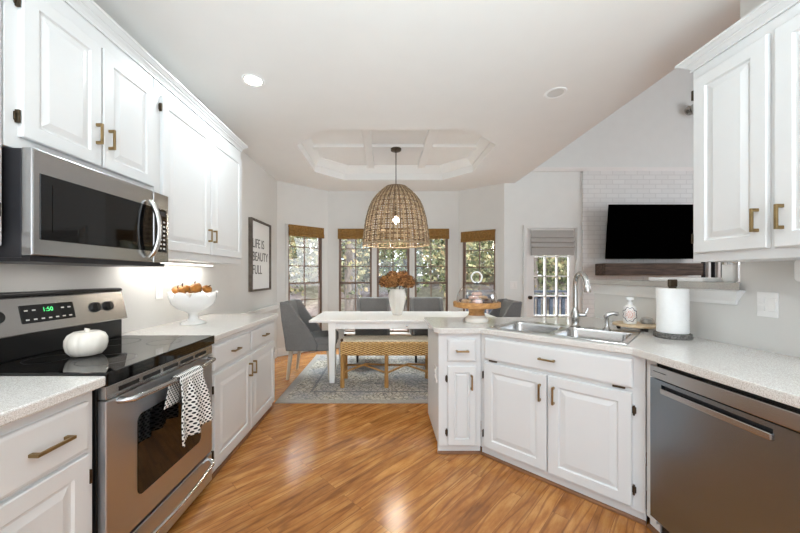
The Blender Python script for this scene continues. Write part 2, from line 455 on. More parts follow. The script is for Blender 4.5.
# ================================================================== STRUCTURE
LX, RX = -1.72, 1.91          # faces of the two kitchen walls
CZ = 2.80                     # kitchen ceiling
BY = 5.68                     # back of the bay
REAR = -2.7
struct(MB().box(-1.9, 7.2, REAR-.2, 5.9, -.12, 0).build('floor', 'floor'))

def wall_facet(name, p0, p1, z1, openings, mat='wall', th=.14, ext=(0, 0), label=None):
    """wall whose room face runs p0->p1 (room on its right-hand side); openings (s0,s1,z0,z1)"""
    d = Vector((p1[0]-p0[0], p1[1]-p0[1])); L = d.length; ang = math.atan2(d.y, d.x)
    b = MB(); xs = -ext[0]
    for s0, s1, a, c in sorted(openings):
        b.box(xs, s0, 0, th, 0, z1)
        if a > 0: b.box(s0, s1, 0, th, 0, a)
        b.box(s0, s1, 0, th, c, z1); xs = s1
    b.box(xs, L+ext[1], 0, th, 0, z1)
    o = b.build(name, mat); o.location = (p0[0], p0[1], 0); o.rotation_euler = (0, 0, ang)
    return struct(o, label), ang, L
A0, A1, A2, A3 = (LX, 5.06), (-1.02, BY), (1.32, BY), (1.95, 5.20)
WZ0, WZ1 = .27, 2.10
struct(MB().box(LX-.14, LX, REAR, 5.06, 0, CZ+.05).build('wall_left', 'wall'))
lfac = math.hypot(A1[0]-A0[0], A1[1]-A0[1]); rfac = math.hypot(A3[0]-A2[0], A3[1]-A2[1])
wl0 = (.20*lfac, .87*lfac); wr0 = (.09*rfac, .82*rfac)
backw = [(.195, .785), (.872, 1.457), (1.548, 2.145)]
_, angL, _ = wall_facet('wall_bay_left', A0, A1, CZ+.05, [(wl0[0], wl0[1], WZ0, WZ1)], ext=(.05, .03))
_, angB, _ = wall_facet('wall_back', A1, A2, CZ+.05, [(a, b, WZ0, WZ1) for a, b in backw], ext=(0, 0))
_, angR, _ = wall_facet('wall_bay_right', A2, A3, CZ+.05, [(wr0[0], wr0[1], WZ0, 2.035)], ext=(.03, .0))
DX0, DX1 = 2.31, 3.13
wall_facet('wall_living', A3, (7.0, 5.20), 5.2, [(DX0-1.95, DX1-1.95, 0, 2.06), (5.12-1.95, 5.95-1.95, .9, 2.1)], mat='wall_far')
struct(MB().box(RX, RX+.12, REAR, 1.71, 0, CZ+.02).build('wall_right', 'wall'))
struct(MB().box(RX, RX+.12, 1.71, 2.90, 0, 1.21).build('wall_half_height', 'wall'))
struct(MB().box(2.03, 2.119, REAR, 5.20, CZ+.002, 5.2).build('wall_header', 'wall_far'))
# unseen rear and living room side walls, with openings added to admit light
b = MB(); b.box(LX-.14, -1.5, REAR-.12, REAR, 0, CZ).box(1.7, 7.0, REAR-.12, REAR, 0, 5.2).box(-1.5, 1.7, REAR-.12, REAR, 0, .4).box(-1.5, 1.7, REAR-.12, REAR, 2.7, CZ)
struct(b.build('wall_rear', 'wall'))
b = MB(); b.box(7.0, 7.12, REAR, .6, 0, 5.2).box(7.0, 7.12, 3.4, 5.3, 0, 5.2).box(7.0, 7.12, .6, 3.4, 0, .8).box(7.0, 7.12, .6, 3.4, 3.6, 5.2)
struct(b.build('wall_living_side', 'wall_far'))
# kitchen ceiling with the octagonal tray opening
OX0, OX1, OY0, OY1, OC = -1.02, 1.28, 3.30, 5.02, .38
octo = [(OX0+OC, OY0), (OX1-OC, OY0), (OX1, OY0+OC), (OX1, OY1-OC), (OX1-OC, OY1), (OX0+OC, OY1), (OX0, OY1-OC), (OX0, OY0+OC)]
rc = [(LX-.1, REAR), (2.12, REAR), (2.12, BY+.1), (LX-.1, BY+.1)]
b = MB()
vs = [(x, y, CZ) for x, y in octo]+[(x, y, CZ) for x, y in rc]
b.add(vs, [(0, 1, 9, 8), (1, 2, 9), (2, 3, 10, 9), (3, 4, 10), (4, 5, 11, 10), (5, 6, 11), (6, 7, 8, 11), (7, 0, 8)])
TZ = 3.0
b.loft([[(x, y, CZ) for x, y in octo], [(x, y, TZ) for x, y in octo]], False, True)
struct(b.build('ceiling', 'ceiling', recalc=False))
struct(MB().box(LX-.14, 2.12, REAR-.12, BY+.4, 3.12, 3.2).build('ceiling_roof', 'ceiling'))
struct(MB().box(2.03, 7.12, REAR-.12, 5.34, 5.2, 5.3).build('ceiling_living', 'ceiling'))
# coffer beams and perimeter crown inside the tray
b = MB()
for x in (-.22, .56): b.box(x-.055, x+.055, OY0+.0, OY1, TZ-.040, TZ+.01)
b.box(OX0, OX1, 4.14, 4.25, TZ-.037, TZ+.01)
struct(b.build('trim_1', 'ceiling', bevel=.008), 'white coffer beams crossing the octagonal ceiling tray')
b = MB(); c = ((OX0+OX1)/2, (OY0+OY1)/2)
def shrink(k): return [(c[0]+(x-c[0])*(1-k/1.1), c[1]+(y-c[1])*(1-k/.85)) for x, y in octo]
loops = [[(x, y, z) for x, y in shrink(k)] for k, z in ((.0, TZ-.10), (.015, TZ-.10), (.03, TZ-.085), (.075, TZ-.03), (.09, TZ-.015), (.09, TZ))]
b.loft(loops, False, False)
struct(b.build('trim_2', 'ceiling', recalc=False), 'white crown inside the octagonal ceiling tray')
# chair rail, baseboards, living room picture rail
b = MB(); b.prism([(LX, 3.12), (LX+.03, 3.12), (LX+.03, 5.07), (LX, 5.06)], .77, .84).prism([(LX, 3.12), (LX+.045, 3.12), (LX+.045, 5.08), (LX, 5.06)], .82, .84)
struct(b.build('trim_3', 'trim', bevel=.004), 'white chair rail on the wall beside the dining chair')
struct(MB().box(LX, LX+.016, 3.12, 5.06, 0, .13).build('baseboard_left', 'trim', bevel=.004))
def along(name, p0, p1, prof, mat, label=None):
    d = Vector((p1[0]-p0[0], p1[1]-p0[1])); o = MB().prism_x(prof, 0, d.length).build(name, mat, bevel=.003)
    o.location = (p0[0], p0[1], 0); o.rotation_euler = (0, 0, math.atan2(d.y, d.x)); return struct(o, label)
bb = [(0, 0), (-.016, 0), (-.016, .12), (-.008, .13), (0, .13)]
along('baseboard_bay_left', A0, A1, bb, 'trim'); along('baseboard_back', A1, A2, bb, 'trim'); along('baseboard_bay_right', A2, A3, bb, 'trim')
along('trim_4', (2.0, 5.20), (7, 5.20), [(0, 2.99), (-.03, 2.99), (-.05, 3.03), (-.05, 3.05), (0, 3.05)], 'trim', 'white picture rail high on the living room wall')
# painted brick chimney breast
struct(MB().box(3.22, 5.06, 5.17, 5.20, 0, 2.99).build('wall_brick', 'brick'))

# ------------------------------------------------------------------ windows
def window(name, p0, ang, s0, s1, label, cols=2, WZ1=WZ1):
    r = sroot(name, (p0[0], p0[1], 0), ang, label)
    fr = MB(); t = .014
    fr.box(s0, s0+t, .0, .12, WZ0, WZ1).box(s1-t, s1, .0, .12, WZ0, WZ1).box(s0, s1, .0, .12, WZ1-t, WZ1).box(s0, s1, .0, .12, WZ0, WZ0+t)
    fr.build('window_frame', 'sash', r, bevel=.003)
    zm = 1.155
    for nm, y, za, zb in (('upper_sash', .040, zm-.02, WZ1-t), ('lower_sash', .014, WZ0+t, zm+.02)):
        sa = MB(); k = .024; a, c = s0+t, s1-t
        sa.box(a, a+k, y, y+.025, za, zb).box(c-k, c, y, y+.025, za, zb).box(a, c, y, y+.025, za, za+k).box(a, c, y, y+.025, zb-k, zb)
        for i in range(1, cols):
            x = a+(c-a)*i/cols; sa.box(x-.008, x+.008, y+.003, y+.022, za, zb)
        for i in range(1, 3):
            z = za+(zb-za)*i/3; sa.box(a, c, y+.003, y+.022, z-.008, z+.008)
        so_ = sa.build('sash', 'sash', r)
        MB().box(a+.01, c-.01, y+.010, y+.014, za+.01, zb-.01).build('pane', 'glass', so_)
    ca = MB(); w = .042
    ca.box(s0-w, s0, -.014, .03, WZ0-.06, WZ1+w).box(s1, s1+w, -.014, .03, WZ0-.06, WZ1+w).box(s0-w, s1+w, -.016, .03, WZ1, WZ1+w)
    ca.build('casing', 'wall', r, bevel=.003)
    MB().box(s0-w-.01, s1+w+.01, -.045, .04, WZ0-.03, WZ0).build('window_sill', 'trim', r, bevel=.004)
    return r
def bamboo(p0, ang, s0, s1, label, WZ1=WZ1):
    r = thing('bamboo_shade', label, 'window shade', (p0[0], p0[1], 0), ang, 'bamboo shades on the bay windows')
    MB().box(s0+.002, s1-.002, -.045, -.017, WZ1-.02, WZ1+.02).build('headrail', 'bamboo', r, bevel=.004)
    f = MB()
    prof = [(-.048, WZ1+.02), (-.062, WZ1+.018), (-.06, WZ1-.09), (-.074, WZ1-.12), (-.066, WZ1-.135), (-.078, WZ1-.16), (-.05, WZ1-.165), (-.046, WZ1-.1)]
    f.prism_x(prof, s0+.002, s1-.002)
    f.build('folded_blind', 'bamboo', r, bevel=.003)
    return r
window('window_1', A0, angL, wl0[0], wl0[1], 'tall sash window in the angled bay wall beside the framed sign')
bamboo(A0, angL, wl0[0]-.01, wl0[1]+.01, 'bamboo shade on the single window beside the framed sign')
for i, (a, c_) in enumerate(backw):
    window('window_%d' % (i+2), A1, angB, a, c_, ['back bay window nearest the framed sign', 'middle back bay window behind the flower vase', 'back bay window nearest the cake stand'][i])
    bamboo(A1, angB, a-.012, c_+.012, ['bamboo shade on the back window left of the pendant', 'bamboo shade on the middle back window hidden behind the pendant', 'bamboo shade on the back window right of the pendant'][i])
window('window_5', A2, angR, wr0[0], wr0[1], 'sash window above the cake stand', 2, 2.035)
bamboo(A2, angR, wr0[0]-.01, wr0[1]+.01, 'bamboo shade on the window above the cake stand', 2.035)
# slatted window beyond the mantel
r = sroot('window_6', (0, 0, 0), 0, 'shuttered window beyond the end of the mantel')
b = MB(); b.box(5.12, 5.95, 5.19, 5.24, .9, .96).box(5.12, 5.95, 5.19, 5.24, 2.04, 2.1)
for x in (5.12, 5.28, 5.44, 5.60, 5.76, 5.91): b.box(x, x+.04, 5.19, 5.24, .9, 2.1)
b.build('window_frame', 'trim', r, bevel=.003)
MB().box(5.13, 5.94, 5.27, 5.28, .92, 2.08).build('pane', 'darkgrey', r)

# ------------------------------------------------------------------ glazed garden door
dr = sroot('door_1', (DX0, 5.22, 0), 0, 'white glazed door to the deck')
W_ = DX1-DX0; gx0, gx1, gz0, gz1 = .135, W_-.11, .30, 1.93
b = MB(); b.box(0.01, gx0, 0, .045, .01, 2.05).box(gx1, W_-.01, 0, .045, .01, 2.05).box(gx0, gx1, 0, .045, .01, gz0).box(gx0, gx1, 0, .045, gz1, 2.05)
b.build('door_panel', 'trim', dr, bevel=.003)
b = MB()
for i in (1, 2): x = gx0+(gx1-gx0)*i/3; b.box(x-.012, x+.012, .005, .04, gz0, gz1)
for i in range(1, 5): z = gz0+(gz1-gz0)*i/5; b.box(gx0, gx1, .005, .04, z-.012, z+.012)
b.build('muntin', 'trim', dr)
MB().box(gx0, gx1, .02, .024, gz0, gz1).build('pane', 'glass', dr)
kb = MB(); kb.lathe([(0.001, 0), (.026, 0), (.028, .006), (.012, .01), (.011, .03), (.026, .04), (.029, .052), (.022, .064), (.001, .067)], seg=20)
kb.xf(Matrix.Translation((.062, 0, .93)) @ Matrix.Rotation(PI/2, 4, 'X')); kb.build('door_knob', 'bronze', dr, smooth=True)
b = MB(); cw = .05
b.box(-cw, 0, -.04, -.02, 0, 2.06+cw).box(W_, W_+cw, -.04, -.02, 0, 2.06+cw).box(-cw, W_+cw, -.045, -.02, 2.06, 2.06+cw)
b.box(-.0, .01, -.02, .10, 0, 2.06).box(W_-.01, W_, -.02, .10, 0, 2.06).box(0, W_, -.02, .10, 2.05, 2.06)
b.build('casing', 'wall_far', dr, bevel=.003)
rs = thing('roman_shade', 'grey linen roman shade folded at the top of the glazed door', 'window shade', (DX0, 5.22, 0))
prof = [(-.004, 2.03), (-.022, 2.03), (-.026, 1.96), (-.05, 1.915), (-.03, 1.905), (-.032, 1.88), (-.062, 1.835), (-.034, 1.825), (-.036, 1.80), (-.070, 1.755), (-.038, 1.745), (-.036, 1.62), (-.012, 1.62), (-.008, 1.75)]
MB().prism_x(prof, .075, W_-.045).build('folded_fabric', 'shade', rs, bevel=.006, smooth=True)
MB().box(.075, W_-.045, -.030, -.002, 2.03, 2.048).build('headrail', 'trim', rs)

# ================================================================== KITCHEN CABINETS
def rect_loop(x0, x1, z0, z1, ins, y): return [(x0+ins, y, z0+ins), (x1-ins, y, z0+ins), (x1-ins, y, z1-ins), (x0+ins, y, z1-ins)]
def panel_door(name, x0, x1, z0, z1, parent, raised=True, th=.02, rail=.058):
    w = min(x1-x0, z1-z0)
    rail = min(rail, w*.22)
    if raised: seq = [(0, 0), (0, -th+.004), (.004, -th), (rail, -th), (rail+.006, -th+.008), (rail+.013, -th+.008), (rail+.040 if w > .25 else rail+.02, -th+.001)]
    else: seq = [(0, 0), (0, -th+.006), (.003, -th+.003), (.012, -th)]
    return MB().loft([rect_loop(x0, x1, z0, z1, i, y) for i, y in seq]).build(name, 'cab', parent)
def pull(x, z, parent, vertical=True, L=.105, off=-.02, proj=.032, mat='brass', name='handle'):
    b = MB(); h = L/2; t = .0055
    if vertical:
        b.box(x-t, x+t, off-proj, off-proj+.009, z-h, z+h)
        for s in (-1, 1): b.box(x-t, x+t, off-proj+.004, off, z+s*(h-.007)-.007, z+s*(h-.007)+.007)
    else:
        b.box(x-h, x+h, off-proj, off-proj+.009, z-t, z+t)
        for s in (-1, 1): b.box(x+s*(h-.007)-.007, x+s*(h-.007)+.007, off-proj+.004, off, z-t, z+t)
    return b.build(name, mat, parent, bevel=.0018)
def hinge(x, z, parent, h=.05):
    b = MB(); b.box(x-.0045, x+.0045, -.018, -.001, z-h/2, z+h/2).box(x-.009, x+.009, -.008, -.001, z-h/2+.008, z+h/2-.008)
    return b.build('hinge', 'bronze', parent, bevel=.002)

def base_cabinet(name, label, loc, rotz, w, depth, items, hollow=False, group=None, kick_cham=False, extra=None):
    t = thing(name, label, 'base cabinet', loc, rotz, group); tilt = hollow
    b = MB(); H = .876
    if hollow: b.box(0, w, 0, .02, .06, H).box(.02, w-.02, .02, depth, .06, .08)
    else: b.box(0, w, 0, depth, .06, H)
    if extra: extra(b)
    b.build('carcass', 'cab', t, bevel=.003)
    MB().box(0, w, .018, .05, .0, .06).build('kick_board', 'cab', t)
    MB().prism_x([(.018, 0), (.002, 0), (.004, .010), (.010, .016), (.018, .018)], -.0, w+.0).build('shoe_moulding', 'shoe', t)
    for it in items:
        k = it[0]
        if k == 'drawer':
            d = panel_door('drawer', it[1], it[2], it[3], it[4], t, False)
            for px_ in (it[6] if len(it) > 6 else ((it[1]+it[2])/2,)): pull(px_, (it[3]+it[4])/2, d, False, it[5] if len(it) > 5 else .105)
            if tilt:
                for hx_ in (it[1]+.06, it[2]-.06): MB().box(hx_-.028, hx_+.028, -.016, 0, it[3]-.012, it[3]-.001).build('hinge', 'bronze', d, bevel=.002)
        elif k == 'door':
            d = panel_door('door', it[1], it[2], it[3], it[4], t)
            if it[5]: pull(it[2]-.035 if it[5] == 'R' else it[1]+.035, it[4]-.11, d, True)
            if it[5]:
                hx = it[1]-.008 if it[5] == 'R' else it[2]+.008
                for hz in (it[3]+.09, it[4]-.09): hinge(hx, hz, d)
    return t
HL = PI/2
FX = -1.09
# near left cabinet (its drawer and door show), end at the range
base_cabinet('base_cabinet', 'nearest white base cabinet with long brass drawer pull, before the range', (FX, .42, 0), HL, .765, .61,
             [('drawer', .03, .735, .660, .835, .12, (.14, .592)), ('door', .03, .378, .10, .645, 'R'), ('door', .387, .735, .10, .645, 'L')])
base_cabinet('base_cabinet', 'white double base cabinet with two drawers between range and dining area', (FX, 1.965, 0), HL, 1.155, .61,
             [('drawer', .035, .565, .69, .84), ('drawer', .59, 1.12, .69, .84), ('door', .035, .573, .075, .66, 'R'), ('door', .582, 1.12, .075, .66, 'L')])
# right side, peninsula end + corner sink base
base_cabinet('base_cabinet', 'narrow white base cabinet with small drawer at the peninsula end', (.385, 2.29, 0), 0, .306, .56,
             [('drawer', .065, .265, .675, .83, .09), ('door', .065, .265, .075, .64, 'R')],
             extra=lambda b: b.box(.303, 1.52, .53, .56, .0, .876))
SX, SY = .69, 2.285
DL = .92
base_cabinet('base_cabinet', 'white corner sink base cabinet with one long false drawer front', (SX, SY, 0), -PI/4, DL, .50,
             [('drawer', .035, .868, .70, .85, .095), ('door', .03, .446, .08, .675, 'R'), ('door', .454, .865, .08, .675, 'L')], hollow=True,
             extra=lambda b: None)
base_cabinet('filler_cabinet', 'narrow white filler panel between sink base and dishwasher', (1.342, 1.632, 0), -HL, .06, .52, [])
base_cabinet('base_cabinet', 'white base cabinet on the near side of the dishwasher', (1.316, .965, 0), -HL, .70, .58,
             [('drawer', .03, .67, .675, .835, .13), ('door', .03, .67, .10, .645, 'L')])

# worktops
b = MB(); b.box(-1.715, -1.046, .40, 1.194, .876, .914)
tag(b.build('countertop', 'counter', bevel=.006), 'speckled quartz countertop on the nearest cabinet, ending at the range', 'countertop')
b = MB(); b.box(-1.715, -1.058, 1.955, 3.15, .876, .914)
tag(b.build('countertop', 'counter', bevel=.006), 'speckled quartz countertop with the footed white bowl on it', 'countertop')

SD = Vector((1, -1, 0)).normalized(); SN = Vector((1, 1, 0)).normalized()
SCN = Vector(((SX+SX+DL*.7071)/2, (SY+SY-DL*.7071)/2, 0)) + SN*.285 - SD*.02
smx = Matrix.Translation((SCN.x, SCN.y, 0)) @ Matrix.Rotation(-PI/4, 4, 'Z')     # sink frame: x along diagonal, y toward corner
SW, SDp = .80, .51
poly = [(.352, 2.30), (.39, 2.262), (.678, 2.262), (1.287, 1.653), (1.287, .25), (1.905, .25), (1.905, 2.875), (.352, 2.875)]
ct = MB().prism(poly, .876, .914).build('countertop', 'counter')
cut = MB().box(-SW/2+.02, SW/2-.02, -SDp/2+.02, SDp/2-.085, .8, 1.0).xf(smx).build('cutter', 'counter')
md = ct.modifiers.new('boolean', 'BOOLEAN'); md.object = cut; md.operation = 'DIFFERENCE'; md.solver = 'EXACT'
bpy.context.view_layer.update()
dg = bpy.context.evaluated_depsgraph_get()
nm = bpy.data.meshes.new_from_object(ct.evaluated_get(dg)); ct.modifiers.clear(); ct.data = nm
bpy.data.objects.remove(cut)
md = ct.modifiers.new('bevel', 'BEVEL'); md.width = .006; md.segments = 2; md.limit_method = 'ANGLE'; md.angle_limit = math.radians(35)
tag(ct, 'speckled quartz countertop running round the corner sink and over the dishwasher', 'countertop')

# sink
sk = thing('kitchen_sink', 'double bowl stainless steel sink set in the corner countertop', 'sink')
b = MB(); zt = .9205; zr = .915
def rr(x0, x1, y0, y1, r, z, n=5):
    P = []
    for cx, cy, a0 in ((x1-r, y1-r, 0), (x0+r, y1-r, PI/2), (x0+r, y0+r, PI), (x1-r, y0+r, 1.5*PI)):
        for k in range(n+1): a = a0+PI/2*k/n; P.append((cx+r*math.cos(a), cy+r*math.sin(a), z))
    return P
# rim frame made of bars round two bowls
bw = [(-SW/2+.03, -.015), (.015, SW/2-.03)]; by0, by1 = -SDp/2+.03, SDp/2-.095
b.box(-SW/2, SW/2, -SDp/2, by0, zr, zt).box(-SW/2, SW/2, by1, SDp/2, zr, zt).box(-SW/2, bw[0][0], by0, by1, zr, zt).box(bw[1][1], SW/2, by0, by1, zr, zt).box(bw[0][1], bw[1][0], by0, by1, zr, zt)
b.xf(smx); b.build('rim', 'sinksteel', sk, bevel=.003)
for x0, x1 in bw:
    b = MB(); b.loft([rr(x0, x1, by0, by1, .05, zt-.002), rr(x0+.006, x1-.006, by0+.006, by1-.006, .05, zt-.02), rr(x0+.012, x1-.012, by0+.012, by1-.012, .055, .77), rr(x0+.04, x1-.04, by0+.04, by1-.04, .05, .745)], False, True)
    b.xf(smx); o = b.build('bowl', 'sinksteel', sk, smooth=True, recalc=False)
    b = MB(); b.lathe([(.001, 0), (.042, 0), (.044, .003), (.03, .004), (.001, .002)], ((x0+x1)/2, (by0+by1)/2, .746), 20); b.xf(smx); b.build('drain', 'chrome', o, smooth=True)

# faucet
def on_sink(x, y, z=0): p = smx @ Vector((x, y, 0)); return (p.x, p.y, z)
fp = on_sink(.035, SDp/2-.045)
fa = thing('kitchen_faucet', 'tall gooseneck faucet in brushed nickel behind the sink', 'faucet', (fp[0], fp[1], zt))
b = MB(); b.lathe([(.001, 0), (.031, 0), (.033, .006), (.026, .012), (.023, .02), (.026, .05), (.029, .075), (.026, .10), (.019, .125), (.014, .14), (.0125, .15), (.001, .15)], seg=24)
b.build('body', 'nickel', fa, smooth=True)
pts = [(0, 0, .14), (0, 0, .28)]
dx, dy = -.015, -.155
for k in range(1, 13):
    a = PI*k/12; t = (1-math.cos(a))/2; pts.append((dx*t, dy*t, .30+.085*math.sin(a)))
pts += [(dx*1.02, dy*1.02, .295)]
b = MB(); b.tube(pts, .0165, 14); b.build('spout', 'nickel', fa, smooth=True)
b = MB(); b.tube([(dx*1.02, dy*1.02, .303), (dx*1.03, dy*1.03, .297), (dx*1.05, dy*1.05, .262), (dx*1.05, dy*1.05, .256)], [.0175, .020, .0215, .0195], 14); b.build('spray_head', 'nickel', fa, smooth=True)
b = MB(); b.tube([(.01, 0, .085), (.05, -.02, .087), (.062, -.024, .089)], [.014, .017, .014], 12)
b.tube([(.055, -.022, .09), (.066, -.026, .115), (.072, -.028, .135)], [.008, .006, .005], 8); b.build('lever', 'nickel', fa, smooth=True)
# side soap pump
sp = on_sink(.225, SDp/2-.045)
so_ = thing('sink_sprayer', 'short nickel side sprayer standing on the sink rim', 'sprayer', (sp[0], sp[1], zt))
b = MB(); b.lathe([(.001, 0), (.024, 0), (.025, .006), (.016, .014), (.013, .03), (.012, .06), (.014, .075), (.001, .075)], seg=18); b.build('base', 'nickel', so_, smooth=True)
b = MB(); b.tube([(0, 0, .07), (-.004, 0, .09), (.004, -.006, .106), (.03, -.016, .115), (.052, -.024, .110), (.056, -.026, .100)], [.013, .016, .015, .013, .014, .010], 12); b.build('nozzle', 'nickel', so_, smooth=True)

# ------------------------------------------------------------------ upper cabinets
def upper(name, label, loc, rotz, w, depth, z0, z1, doors, knob, ztop_door, zb_door, group=None, ph=.15, hinges='RL'):
    t = thing(name, label, 'wall cabinet', loc, rotz, group)
    MB().box(0, w, 0, depth, z0, z1).build('carcass', 'cab', t, bevel=.003)
    for x0, x1, side in doors:
        d = panel_door('door', x0, x1, zb_door, ztop_door, t)
        pull(x1-.03 if side == 'R' else x0+.03, zb_door+ph, d, True, .10)
        hx = x0-.008 if side == 'R' else x1+.008
        if side in hinges:
            for hz in (zb_door+.075, ztop_door-.075): hinge(hx, hz, d, .05)
    return t
UX = -1.415; UD = .30
upper('wall_cabinet', 'nearest white wall cabinet, beside the dark side of the microwave', (UX, .45, 0), HL, .725, UD, 1.40, 2.50, [(.03, .695, 'L')], 'R', 2.42, 1.455)
upper('wall_cabinet', 'white double door wall cabinet directly over the microwave', (UX, 1.18, 0), HL, .76, UD, 1.775, 2.50, [(.045, .388, 'R'), (.398, .745, 'L')], 'R', 2.42, 1.825, hinges='R')
upper('wall_cabinet', 'tall white double door wall cabinet between microwave and framed sign', (UX, 1.945, 0), HL, 1.175, UD, 1.40, 2.50, [(.055, .600, 'R'), (.612, 1.155, 'L')], 'R', 2.42, 1.455, hinges='R')
def crown(name, label, loc, rotz, L, z0, h, ret_depth, end):
    """crown along local x at the cabinet face (y=0), returned at x=L when end"""
    prof = [(.0, 0), (-.008, 0), (-.008, h*.14), (-.005, h*.18), (-.014, h*.36), (-.024, h*.48), (-.024, h*.56), (-.030, h*.60), (-.044, h*.80), (-.050, h*.84), (-.050, h)]
    loops = []
    b = MB()
    e = -1 if end == 'start' else 1
    for (o, z) in prof:
        if end == 'end': loops.append([(0, o, z), (L-o, o, z), (L-o, ret_depth, z), (0, ret_depth, z)])
        else: loops.append([(0+o, o, z), (L, o, z), (L, ret_depth, z), (0+o, ret_depth, z)])
    b.loft([[(x, y, z0+z) for x, y, z in Lp] for Lp in loops])
    o = b.build(name, 'cab'); o.location = loc; o.rotation_euler = (0, 0, rotz)
    return tag(o, label, 'crown moulding')
crown('crown_moulding', 'white crown moulding along the top of the wall cabinets over the range', (UX, .45, 0), HL, 2.67, 2.50, .075, UD, 'end')
RUX = 1.605
upper('wall_cabinet', 'white wall cabinet pair over the dishwasher side of the counter', (RUX, 1.657, 0), -HL, .71, .30, 1.36, 2.35, [(.02, .335, 'R'), (.36, .69, 'L')], 'R', 2.295, 1.405, ph=.12)
upper('wall_cabinet', 'nearest white wall cabinet over the dishwasher, cut off by the photo edge', (RUX, .945, 0), -HL, .70, .30, 1.36, 2.35, [(.02, .68, 'L')], 'R', 2.295, 1.405, ph=.12)
crown('crown_moulding', 'white crown moulding on the wall cabinet beside the television', (RUX, 1.657, 0), -HL, 1.41, 2.35, .062, .30, 'start')

# ------------------------------------------------------------------ microwave
mw = thing('microwave', 'stainless over-range microwave under the short wall cabinet', 'microwave', (-1.315, 1.185, 1.345), HL)
w = .748; h = .425
MB().box(.004, w-.004, .045, .395, .012, h-.002).build('body', 'darkgrey', mw, bevel=.003)
dpan = MB().box(0, .618, 0, .043, .02, h).build('door', 'steel', mw, bevel=.005)
MB().box(.026, .612, -.003, .002, .082, .335).build('window_frame', 'blackglass', dpan, bevel=.006)
MB().box(.07, .50, -.0045, -.002, .115, .30).build('window', 'blackglass', dpan)
b = MB(); P = []
for k in range(15): t = k/14; P.append((.575+.012*math.sin(PI*t), -.012-.045*math.sin(PI*t)**.6, .045+.315*t))
b.tube(P, [.010]+[.014]*13+[.010], 12); b.build('handle', 'nickel', dpan, smooth=True)
pn = MB().box(.621, w, 0, .043, .02, h).build('control_panel', 'steel', mw, bevel=.005)
MB().box(.626, .728, -.003, .002, .082, .335).build('keypad', 'blackglass', pn, bevel=.004)
b = MB()
for i in range(3):
    for j in range(7): b.box(.640+i*.028, .655+i*.028, -.0042, -.002, .098+j*.026, .108+j*.026)
b.build('key_print', 'lensoff', pn)
MB().box(.645, .71, -.0045, -.002, .295, .320).build('display', 'darkgrey', pn)
MB().box(.01, w-.01, .02, .38, -.002, .018).build('vent_base', 'darkgrey', mw)
# steel bracket plate under the neighbouring cabinet edge

# ------------------------------------------------------------------ range
RG = thing('kitchen_range', 'stainless electric range with black glass cooktop', 'range', (-1.055, 1.20, 0), HL)
w = .745
MB().box(0, w, .035, .625, .03, .872).build('body', 'black', RG, bevel=.003)
for x in (.05, w-.05):
    for y in (.10, .56): MB().lathe([(.02, 0), (.02, .03)], (x, y, 0), 10).build('foot', 'black', RG)
ck = MB().box(-.004, w+.004, -.012, .57, .872, .924).build('cooktop', 'blackglass', RG, bevel=.004)
for x, y, r_ in ((.19, .16, .105), (.55, .16, .08), (.19, .42, .08), (.55, .42, .105)):
    b = MB(); b.loft([[(x+q*math.cos(2*PI*i/40), y+q*math.sin(2*PI*i/40), .9243) for i in range(40)] for q in (r_-.003, r_)], False, False); b.build('burner_ring', 'darkgrey', ck)
fs = MB().box(.004, w-.004, 0, .035, .815, .868).build('vent_trim', 'steel', RG, bevel=.003)
b = MB()
for i in range(5): x = .06+i*.127; b.box(x, x+.105, -.0015, .001, .833, .850)
b.build('vent_slot', 'black', fs)
dpan = MB().box(.004, w-.004, 0, .035, .225, .812).build('oven_door', 'steel_oven', RG, bevel=.004)
b = MB(); b.loft([[(x, y, z) for x, z, _ in rr(.155, .62, .345, .695, .03, 0)] for y in (.001, -.0025)]); b.build('oven_window', 'blackglass', dpan)
b = MB(); P = [(.06, .005, .795), (.065, -.02, .795)]
for k in range(13): t = k/12; P.append((.08+.595*t, -.045-.022*math.sin(PI*t), .795))
P += [(.69, -.02, .795), (.695, .005, .795)]
b.tube(P, .0125, 12); b.build('handle', 'steel', dpan, smooth=True)
dw = MB().box(.004, w-.004, 0, .035, .045, .212).build('drawer', 'steel_oven', RG, bevel=.004)
b = MB(); P = [(.04, .005, .19), (.045, -.016, .185)]
for k in range(11): t = k/10; P.append((.06+.625*t, -.034-.014*math.sin(PI*t), .17-.012*math.sin(PI*t)))
P += [(.70, -.016, .185), (.705, .005, .19)]
b.tube(P, .010, 10); b.build('handle', 'chrome', dw, smooth=True)
# back guard
MB().box(.01, w-.01, .545, .622, .924, 1.035).build('riser', 'black', RG, bevel=.004)
F0 = (.515, 1.03); F1 = (.552, 1.195)       # (y,z) bottom and top of the slanted face
cpn = MB().prism_x([F0, F1, (.562, 1.203), (.622, 1.203), (.622, 1.03)], .0, w).build('control_panel', 'steel', RG, bevel=.008)
MB().prism_x([(.56, 1.2025), (.548, 1.196), (.553, 1.212), (.565, 1.216), (.622, 1.216), (.622, 1.2025)], .0, w).build('top_trim', 'black', RG, bevel=.004)
ang = math.atan2(F1[0]-F0[0], F1[1]-F0[1])
fm = Matrix.Translation((0, F0[0], F0[1])) @ Matrix.Rotation(-ang, 4, 'X')   # local: x along, z up the face, -y outward
MB().box(.185, .425, -.003, .002, .048, .13).xf(fm).build('display', 'blackglass', cpn, bevel=.003)
text_mesh('digits', '1:50', .028, fm @ Matrix.Translation((.275, -.0035, .095)) @ Matrix.Rotation(PI/2, 4, 'X'), 'digits', cpn, .0004)
b = MB()
for i in range(7):
    for j in range(2):
        if 2 <= i <= 4 and j: continue
        MB().box(.200+i*.032, .214+i*.032, -.0042, -.0028, .06+j*.042, .066+j*.042).xf(fm).build('button', 'lensoff', cpn)
